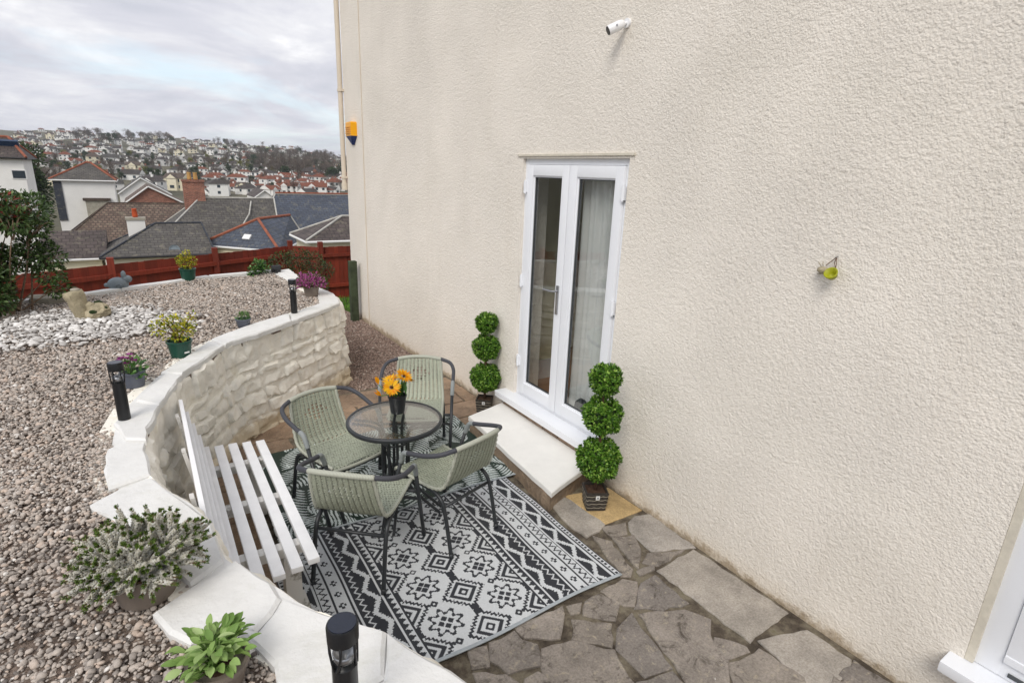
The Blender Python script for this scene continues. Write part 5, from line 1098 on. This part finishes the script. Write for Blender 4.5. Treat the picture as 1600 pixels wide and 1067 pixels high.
MB().tube([g2_[4]+Vector((3.6, -.6, -.2)), g2_[4]+Vector((3.2, -1.8, -1.1)), g2_[4]+Vector((2.5, -2.8, -1.9)), g2_[4]+Vector((2.4, -3.6, -2.5))], .05, 5).build('mortar_line', 'lead', h2, off=o2)
h4, o4, g4_ = front_house('bungalow with a dark slate hipped roof and cream walls beyond the fence', (155, 396), (338, 402), (243, 351), (314, 347), 41, 'slate_old', 'hcream', 'slate', 'darkgutter', .6)
q = g4_[0].lerp(g4_[1], .63)+Vector((0, .5, .25)); MB().lathe([(.02, 0), (.2, .03), (.3, .10), (.31, .10), (.2, .05)], (0, 0, 0), 16, M4=Matrix.Translation(q-o4) @ Matrix.Rotation(math.radians(75), 4, 'X')).build('satellite_dish', 'orn_grey', h4)
q = g4_[0].lerp(g4_[1], .80); nn4 = (g4_[4]-g4_[0]); 
# hip ended roof with terracotta ridges
def corner_house(label, E0, E1, E2, R0, R1, Y0, rise, roofm, wallm, ridgem):
    e1 = Vector(on_y(*E1, Y0)); z = e1.z; e0 = Vector(on_z(*E0, z)); e2 = Vector(on_z(*E2, z)); e3 = e0+e2-e1; r0 = Vector(on_z(*R0, z+rise)); r1 = Vector(on_z(*R1, z+rise)); c = (e0+e2)/2; zb = float(terr(c.x, c.y))-.6; off = Vector((c.x, c.y, zb)); h = thing('neighbour_house', label, 'house', tuple(off))
    ro = roof_obj('roof', [(e0, e1, r0), (e1, e2, r1, r0), (e2, e3, r1), (e3, e0, r0, r1)], roofm, h, off); cc = (e0+e1+e2+e3)/4; q = [p+(cc-p)*.05 for p in (e0, e1, e2, e3)]
    MB().add([(*p.xy, zb) for p in q]+[(*p.xy, z-.03) for p in q], [(0, 3, 2, 1), (4, 5, 6, 7), (0, 1, 5, 4), (1, 2, 6, 5), (2, 3, 7, 6), (3, 0, 4, 7)]).build('wall', wallm, h, off=off)
    for a, b in ((e0, e1), (e1, e2), (e2, e3), (e3, e0)): MB().tube([a-Vector((0, 0, .07)), b-Vector((0, 0, .07))], .07, 6).build('gutter', 'gutter', h, off=off)
    for a, b in ((r0, r1), (e0, r0), (e1, r0)): MB().tube([a+Vector((0, 0, .04)), b+Vector((0, 0, .04))], .095, 6).build('ridge_tiles', ridgem, ro, off=off)
    MB().tube([r1+Vector((0, 0, .04)), e2+Vector((0, 0, .04))], .06, 6).build('verge', 'lead', ro, off=off)
    return h, off, (e0, e1, e2, e3, r0, r1)
h3, o3, g3_ = corner_house('small slate roof with terracotta ridge tiles just beyond the fence', (312, 382), (436, 392), (477, 373), (403, 343), (453, 337), 39, 1.75, 'slate', 'hcream', 'ridge_red')
q = (g3_[0]+g3_[1]+g3_[4])/3+Vector((.1, -.1, .07)); f3 = (g3_[1]-g3_[0]).cross(g3_[4]-g3_[0]).normalized(); m3 = f3.to_track_quat('Z', 'Y').to_matrix().to_4x4(); MB().box((-.28, -.2, -.05), (.28, .2, .05), M4=Matrix.Translation(q-o3) @ m3).build('skylight', 'gutter', h3)
h6, o6, g6_ = front_house('house with a large mossy brown tiled roof and orange chimney pot', (92, 376), (300, 380), (168, 316), (300, 320), 57, 'tile_brown', 'hwhitewall', 'tile_brown', pitch=.8)
chimney(h4, o4, tuple(Vector(on_y(213, 352, 44.5))), 1.0, .8, .35, 'hwhitewall', 1, 'potred', 'conc')
h5, o5, g5_ = front_house('low outbuilding with a brown tiled roof and cream wall behind the photinia', (52, 410), (166, 400), (70, 364), (166, 357), 43, 'tile_dark', 'hcream', None, pitch=.7)
h7, o7, g7_ = front_house('white rendered house with a pyramid slate roof and orange hips', (76, 281), (182, 282), (134, 254.5), (141, 254.5), 76, 'slate_old', 'hwhitewall', 'ridge_red', pitch=.62)
q = g7_[1]+Vector((-2.0, .22, -3.1)); MB().box((-1.0, -.75, -1.5), (1.0, .1, 1.0), M4=Matrix.Translation(q-o7)).build('bay', 'conc', h7); MB().box((-1.2, -.9, 1.0), (1.2, .15, 1.25), M4=Matrix.Translation(q-o7)).build('bay_roof', 'tile_brown', h7)
q = g7_[0]+Vector((.6, .24, 0)); MB().box((-.35, -.05, -4.2), (.35, .1, -.2), M4=Matrix.Translation(q-o7)).build('slate_panel', 'slate', h7)
h8, o8, g8_ = front_house('house with a dark wide eave and roof window behind the photinia', (-90, 246), (40, 243), (-40, 214), (12, 213), 58, 'tile_dark', 'hwhitewall', 'ridge_red', 'darkgutter', .55, wins=[(.86, .9, .9, .7)])
MB().box((-.8, -.12, -.25), (.8, .12, .25), M4=Matrix.Translation(g8_[5].lerp(g8_[1], .45)-o8+Vector((-.6, 0, .2))) @ Matrix.Rotation(math.radians(30), 4, 'X')).build('roof_window', 'panel', h8)
h12, o12, g12_ = front_house('house with a dark brown roof and white gutter tight beside our wall', (478, 373), (640, 376), (534, 338), (620, 338), 31, 'tile_dark', 'hcream', 'lead', pitch=.6)
def gable_house(label, E0, E1, A, Y0, depth, roofm, wallm):
    e0 = Vector(on_y(*E0, Y0)); e1 = Vector(on_y(*E1, Y0)); z = (e0.z+e1.z)/2; a = Vector(on_y(*A, Y0)); e0.z = e1.z = z; n = Vector((0, 1, 0)); c = (e0+e1)/2+n*depth/2; zb = float(terr(c.x, c.y))-.6; off = Vector((c.x, c.y, zb)); h = thing('neighbour_house', label, 'house', tuple(off)); ov = Vector((0, -.3, 0)); up = Vector((0, 0, .05))
    V = [(*e0.xy, zb), (*e1.xy, zb), tuple(e1), tuple(a), tuple(e0)]; V2 = [(v[0], v[1]+depth, v[2]) for v in V]
    MB().add(V+V2, [(0, 1, 2, 3, 4), (9, 8, 7, 6, 5), (0, 5, 6, 1), (1, 6, 7, 2), (4, 9, 5, 0)]).build('wall', wallm, h, off=off); d1 = (e0-a)*.06; d2 = (e1-a)*.06
    ro = roof_obj('roof', [(e0+d1+ov+up, a+ov+up, a+n*(depth+.3)+up, e0+d1+n*(depth+.3)+up), (a+ov+up, e1+d2+ov+up, e1+d2+n*(depth+.3)+up, a+n*(depth+.3)+up)], roofm, h, off)
    for p_, q_ in ((e0+d1, a), (a, e1+d2)): MB().tube([p_+ov-Vector((0, 0, .05)), q_+ov-Vector((0, 0, .05))], .10, 5).build('bargeboard', 'gutter', ro, off=off)
    return h
gable_house('red brick gabled house with brown roof edges', (196, 313), (286, 319), (231, 291), 86, 9, 'tile_brown', 'redbrick')
gable_house('white gabled house behind the red brick gable', (186, 301), (266, 303), (219, 278), 112, 10, 'slate_old', 'hwhitewall')
gable_house('white gable end with a dark roof below the brick chimney', (398, 307), (428, 309), (413, 297), 105, 8, 'tile_dark', 'hwhitewall')

# ================================================================== far hillside: houses
def far_house_mesh(kind, w, d, eh, rh, rm, wm, hip, seed):
    rr = random.Random(seed); mb = MB(); x, y = w/2, d/2; mb.box((-x, -y, -4), (x, y, eh)); ox, oy = x+.4, y+.4
    hx = ox-(oy*.9 if hip else 0); e = eh-.1
    V = [(-ox, -oy, e), (ox, -oy, e), (ox, oy, e), (-ox, oy, e), (-hx, 0, eh+rh), (hx, 0, eh+rh)]; mb.add(V, [(0, 3, 2, 1)], 1); mb.add(V, [(0, 1, 5, 4), (2, 3, 4, 5)], 1); mb.add(V, [(1, 2, 5), (3, 0, 4)], 1 if hip else 0)
    nw = max(2, int(w/3))
    for st_ in range(1 if eh < 3.5 else 2):
        for k in range(nw):
            wx = -x+w*(k+.5)/nw; z = .9+st_*2.6; mb.box((wx-.65, -y-.06, z), (wx+.65, -y+.1, z+1.25), 2); mb.box((wx-.65, y-.1, z), (wx+.65, y+.06, z+1.25), 2)
        for sx in (-1, 1): mb.box((sx*x-.06, -.6, .9+st_*2.6), (sx*x+.06, .6, 2.1+st_*2.6), 2)
    if kind % 2 == 0:      # front gable wing
        gx = rr.uniform(-.3, .3)*w; mb.box((gx-1.9, -y-1.6, -4), (gx+1.9, -y+.2, eh-.2)); Vg = [(gx-2.2, -y-1.9, eh-.2), (gx+2.2, -y-1.9, eh-.2), (gx, -y-1.9, eh+rh*.72), (gx-2.2, 0, eh-.2), (gx+2.2, 0, eh-.2), (gx, 0, eh+rh*.72)]
        mb.add(Vg, [(0, 2, 5, 3), (1, 4, 5, 2)], 1); mb.add(Vg, [(0, 1, 2)], 0); mb.box((gx-.9, -y-1.68, 1.0), (gx+.9, -y-1.5, 2.2), 2)
    for s in ((-1, 1) if rr.random() < .6 else (1,)): mb.box((s*(hx-.9)-.45, -.4, eh+rh*.4), (s*(hx-.9)+.45, .4, eh+rh+1.0), 3)
    return mb.mesh('far_house', [wm, rm, 'hglass', 'hwhitewall' if rr.random() < .5 else 'redbrick'])
HV = []
specs = [('tile_dark', 'hwhitewall', 'white hillside house with a dark brown roof'), ('tile_red', 'hwhitewall', 'white hillside house with a red clay roof'), ('slate_old', 'hwhitewall', 'white hillside house with a grey slate roof'), ('tile_brown', 'hcream', 'cream hillside house with a brown tiled roof')]
for i, (rm, wm, lb) in enumerate(specs):
    for j in range(3):
        rr = random.Random(i*10+j); HV.append((far_house_mesh(i+j, rr.uniform(8, 13), rr.uniform(6.5, 8), rr.choice([2.9, 5.2, 5.4]), rr.uniform(2., 2.9), rm, wm, j != 1, i*31+j), lb))
# uv for far roofs is not needed: the tiles are below a pixel there
rr = random.Random(99); placed = []; WOOD = [(388, 246), (430, 241), (500, 250), (560, 256), (560, 283), (470, 286), (400, 282), (383, 262)]
def put_house(x, y, vi=None):
    p = march(x, y)
    if p is None: return False
    r = math.hypot(p[0]-CAMC[0], p[1]); s = 1320*10.5/r
    for (a, b, c) in placed:
        if abs(a-x) < (s+c)*.40 and abs(b-y) < max(1.6, (s+c)*.13): return False
    if vi is None: vi = rr.choices(range(12), [2.2, 2.2, 2.2, 1.3, 1.3, 1.3, 1.6, 1.6, 1.6, .6, .6, .6])[0]
    me, lb = HV[vi]; o = link('far_house', me); o.location = (p[0], p[1], float(terr(p[0], p[1]))); o.rotation_euler = (0, 0, rr.gauss(0, .5)+(math.pi/2 if rr.random() < .18 else 0)); s_ = rr.uniform(.8, 1.1)*(.8 if vi in (3, 4, 5) else 1); o.scale = (s_, s_, s_)
    wh = 'on the valley floor' if r < 430 else 'halfway up the far hillside' if r < 760 else 'near the crest of the far hill'
    lb = lb.replace('hillside ', '')+' '+wh; tag(o, lb, 'house', 'far houses: '+lb); placed.append((x, y, s)); return True
for x, y in [(78, 252), (42, 243), (80, 237), (122, 232), (150, 248), (172, 252), (208, 263), (240, 272), (118, 262)]: put_house(x, y)
for x, y, v in [(372, 291, 3), (386, 294, 4), (402, 292, 5), (424, 295, 3), (452, 293, 4), (476, 297, 3), (500, 295, 4), (523, 299, 5), (345, 294, 3), (412, 288, 4), (463, 289, 5), (438, 299, 4), (515, 291, 3), (362, 301, 0), (340, 306, 0), (356, 309, 1), (392, 304, 9)]: put_house(x, y, v)
cnt = 0
for _ in range(5200):
    x = rr.uniform(30, 545); y = rr.triangular(200, 302, 262)
    if inpoly(np.array([x]), np.array([y]), WOOD)[0] and rr.random() > .025: continue
    if any(p is not None and math.hypot(march_p[0]-p[0], (march_p[1]-p[1])*.6) < rad*1.05 for march_p in [march(x, y)] if march_p is not None for p, rad in FIELDS): continue
    cnt += put_house(x, y)
    if cnt > 225: break
cn2 = 0
for _ in range(900):
    cn2 += put_house(rr.uniform(-420, 40), rr.triangular(165, 300, 235))
    if cn2 > 75: break
for _ in range(420):
    x = rr.uniform(300, 548); y = rr.uniform(281, 306); p = march(x, y)
    if p is None or any(abs(a-x) < 9 and abs(b-y) < 2.6 for a, b, c in placed): continue
    if sum(1 for a, b, c in placed if b > 280 and a > 300) > 62: break
    vi = rr.choices(range(12), [2, 2, 2, 3.4, 3.4, 3.4, 1, 1, 1, .6, .6, .6])[0]; me, lb = HV[vi]; o = link('far_house', me); o.location = (p[0], p[1], float(terr(p[0], p[1]))-rr.uniform(.3, 2.0)); o.rotation_euler = (0, 0, rr.uniform(-.9, .9)); q_ = rr.uniform(.62, .9); o.scale = (q_, q_, q_)
    lb = lb.replace('hillside ', '')+' in the crowded streets of the valley floor'; tag(o, lb, 'house', 'far houses: '+lb); placed.append((x, y, 10))
# the red brick house in the wood
p = march(487, 281); o = link('far_house', far_house_mesh(0, 13, 8, 5.2, 3, 'tile_dark', 'redbrick', True, 5)); o.location = (p[0], p[1], float(terr(p[0], p[1]))); tag(o, 'red brick villa with dark roof among the bare trees', 'house')

# ================================================================== trees
def crown_mesh(kind, seed):
    rg = np.random.default_rng(seed)
    if kind == 'bare':
        n = 900; C = np.stack([rg.normal(0, 1.5, 16), rg.normal(0, 1.5, 16), rg.uniform(3.2, 8.2, 16)], 1); ci = rg.integers(0, 16, n); d = rand_dirs(n, rg); pos = C[ci]+d*rg.uniform(0, 1.2, (n, 1)); ax = d*.8+(pos-np.array([0, 0, 3]))*.12+[0, 0, .5]
        V, F, vv = leaves(pos, ax, rand_dirs(n, rg), rg.uniform(.5, 1.3, n), rg.uniform(.05, .13, n), rg.random(n)); return np_mesh('crown', V, F, 'twig', vv)
    nC = 18; C = np.stack([rg.normal(0, 1.3, nC), rg.normal(0, 1.3, nC), rg.uniform(1.6, 6.4, nC)], 1); C[:, :2] *= (1.25-.12*C[:, 2:])
    n = 9500 if kind == 'big' else 1100; ci = rg.integers(0, nC, n); d = rand_dirs(n, rg); pos = C[ci]+d*rg.uniform(.4, 1.05, (n, 1)); V, F, vv = leaves(pos, d+rand_dirs(n, rg)*.7, d+rand_dirs(n, rg)*.4, rg.uniform(.35, .7, n)*(.46 if kind == 'big' else 1), rg.uniform(.25, .45, n)*(.32 if kind == 'big' else 1), np.clip(rg.normal(.5, .25, n), 0, 1)); return np_mesh('crown', V, F, 'evergreen' if kind in ('ever', 'big') else 'olive', vv)
def trunk_mesh(kind, seed):
    rg = np.random.default_rng(seed); mb = MB(); top = 7.5 if kind == 'bare' else 5.0; mb.tube([(0, 0, -1.), (.05, 0, 1.5), (.1, .1, 3), (0, .1, top)], [.32, .26, .2, .05], 7)
    for k in range(9 if kind == 'bare' else 4): a = rg.uniform(0, 6.28); z = rg.uniform(1.8, 4.5); l = rg.uniform(1.4, 2.6); mb.tube([(0, 0, z), (math.cos(a)*l*.5, math.sin(a)*l*.5, z+l*.6), (math.cos(a)*l, math.sin(a)*l, z+l*1.2)], [.13, .08, .03], 5)
    return mb.mesh('trunk', 'bark')
TV = {k: [(crown_mesh(k, s), trunk_mesh(k, s)) for s in range(3)] for k in ('bare', 'ever', 'olive', 'big')}
TL = {'bare': ('bare grey brown winter tree on the far hillside', 'bare_tree'), 'ever': ('dark evergreen tree on the far hillside', 'evergreen_tree'), 'big': ('dark evergreen tree on the far hillside', 'evergreen_tree'), 'olive': ('yellow green leafy tree on the far hillside', 'leafy_tree')}
def put_tree(x, y, kind, s, label=None, pos=None, wh='among the far houses'):
    p = march(x, y) if pos is None else pos
    if p is None: return
    lb, nm = TL[kind]; lb = lb.replace('on the far hillside', wh); t = thing(nm, label or lb, 'tree', (p[0], p[1], float(terr(p[0], p[1]))), None if label else 'far trees: '+lb, rr.uniform(0, 6)); t.scale = (s*rr.uniform(.9, 1.2),)*2+(s,); c, k = rr.choice(TV[kind]); link('crown', c, t); link('trunk', k, t)
for _ in range(95):
    x = rr.uniform(386, 548); y = rr.uniform(244, 286)
    if inpoly(np.array([x]), np.array([y]), WOOD)[0]: put_tree(x, y, rr.choices(['bare', 'ever'], [5, 1])[0], rr.uniform(.9, 1.6), wh='in the brown wood across the valley')
for _ in range(52): x = rr.uniform(120, 270); put_tree(x, 215+(x-120)*.05+rr.uniform(-7, 9), rr.choices(['bare', 'ever'], [4, 1])[0], rr.uniform(1.0, 1.7), wh='along the crest above the houses')
for _ in range(34): x = rr.uniform(330, 540); put_tree(x, 229+(x-330)*.11+rr.uniform(-5, 8), rr.choices(['bare', 'ever'], [3, 1])[0], rr.uniform(1.0, 1.6), wh='along the crest above the wood')
for x, y, k, s in [(366, 221, 'bare', 2.2), (372, 221, 'bare', 2.0), (102, 248, 'olive', .9), (120, 255, 'ever', .8), (135, 256, 'ever', .9), (160, 257, 'ever', .7), (120, 268, 'olive', .55), (190, 282, 'ever', .6), (222, 272, 'ever', .6), (245, 280, 'ever', .55), (258, 283, 'ever', .5), (300, 274, 'ever', .7), (318, 290, 'ever', .5), (362, 282, 'ever', .6), (330, 240, 'ever', .9), (338, 246, 'ever', .8), (352, 238, 'ever', 1.), (405, 236, 'ever', 1.1), (410, 238, 'ever', 1.), (530, 278, 'ever', 1.2), (540, 276, 'ever', 1.3), (440, 262, 'ever', 1.1), (340, 277, 'bare', .7), (270, 262, 'bare', .8), (90, 246, 'bare', .8), (110, 243, 'bare', .9)]: put_tree(x, y, k, s)
for _ in range(70): put_tree(rr.uniform(-420, 50), rr.uniform(180, 290), rr.choices(['bare', 'ever', 'olive'], [4, 3, 1])[0], rr.uniform(.6, 1.3))
for _ in range(46): put_tree(rr.uniform(300, 545), rr.uniform(279, 303), rr.choices(['bare', 'ever', 'olive'], [4, 3, 1])[0], rr.uniform(.4, .7))
for _ in range(210):
    x = rr.uniform(60, 430); y = rr.triangular(222, 300, 255); put_tree(x, y, rr.choices(['bare', 'ever', 'olive'], [4, 3, 1])[0], rr.uniform(.5, .95))
put_tree(0, 0, 'big', 2.25, 'large dark evergreen tree behind the house with the dark wide eave', Vector(on_y(18, 235, 118)))
put_tree(0, 0, 'big', 2.1, 'tall dark evergreen tree at the edge behind the dark eaved house', Vector(on_y(-14, 238, 122)))

# ================================================================== air
hz_ = MB().box((-2900, -700, -14), (2900, 2900, 85)).build('haze', [], None); stuff(hz_)
k = NT('pale air'); k.t.nodes.remove(k.b); pv = k.n('ShaderNodeVolumePrincipled'); pv.inputs['Color'].default_value = (.90, .94, 1., 1); pv.inputs['Density'].default_value = .00018; pv.inputs['Anisotropy'].default_value = .2
k.l(pv.outputs[0], k.t.nodes['Material Output'].inputs['Volume']); hz_.data.materials.append(k.m)
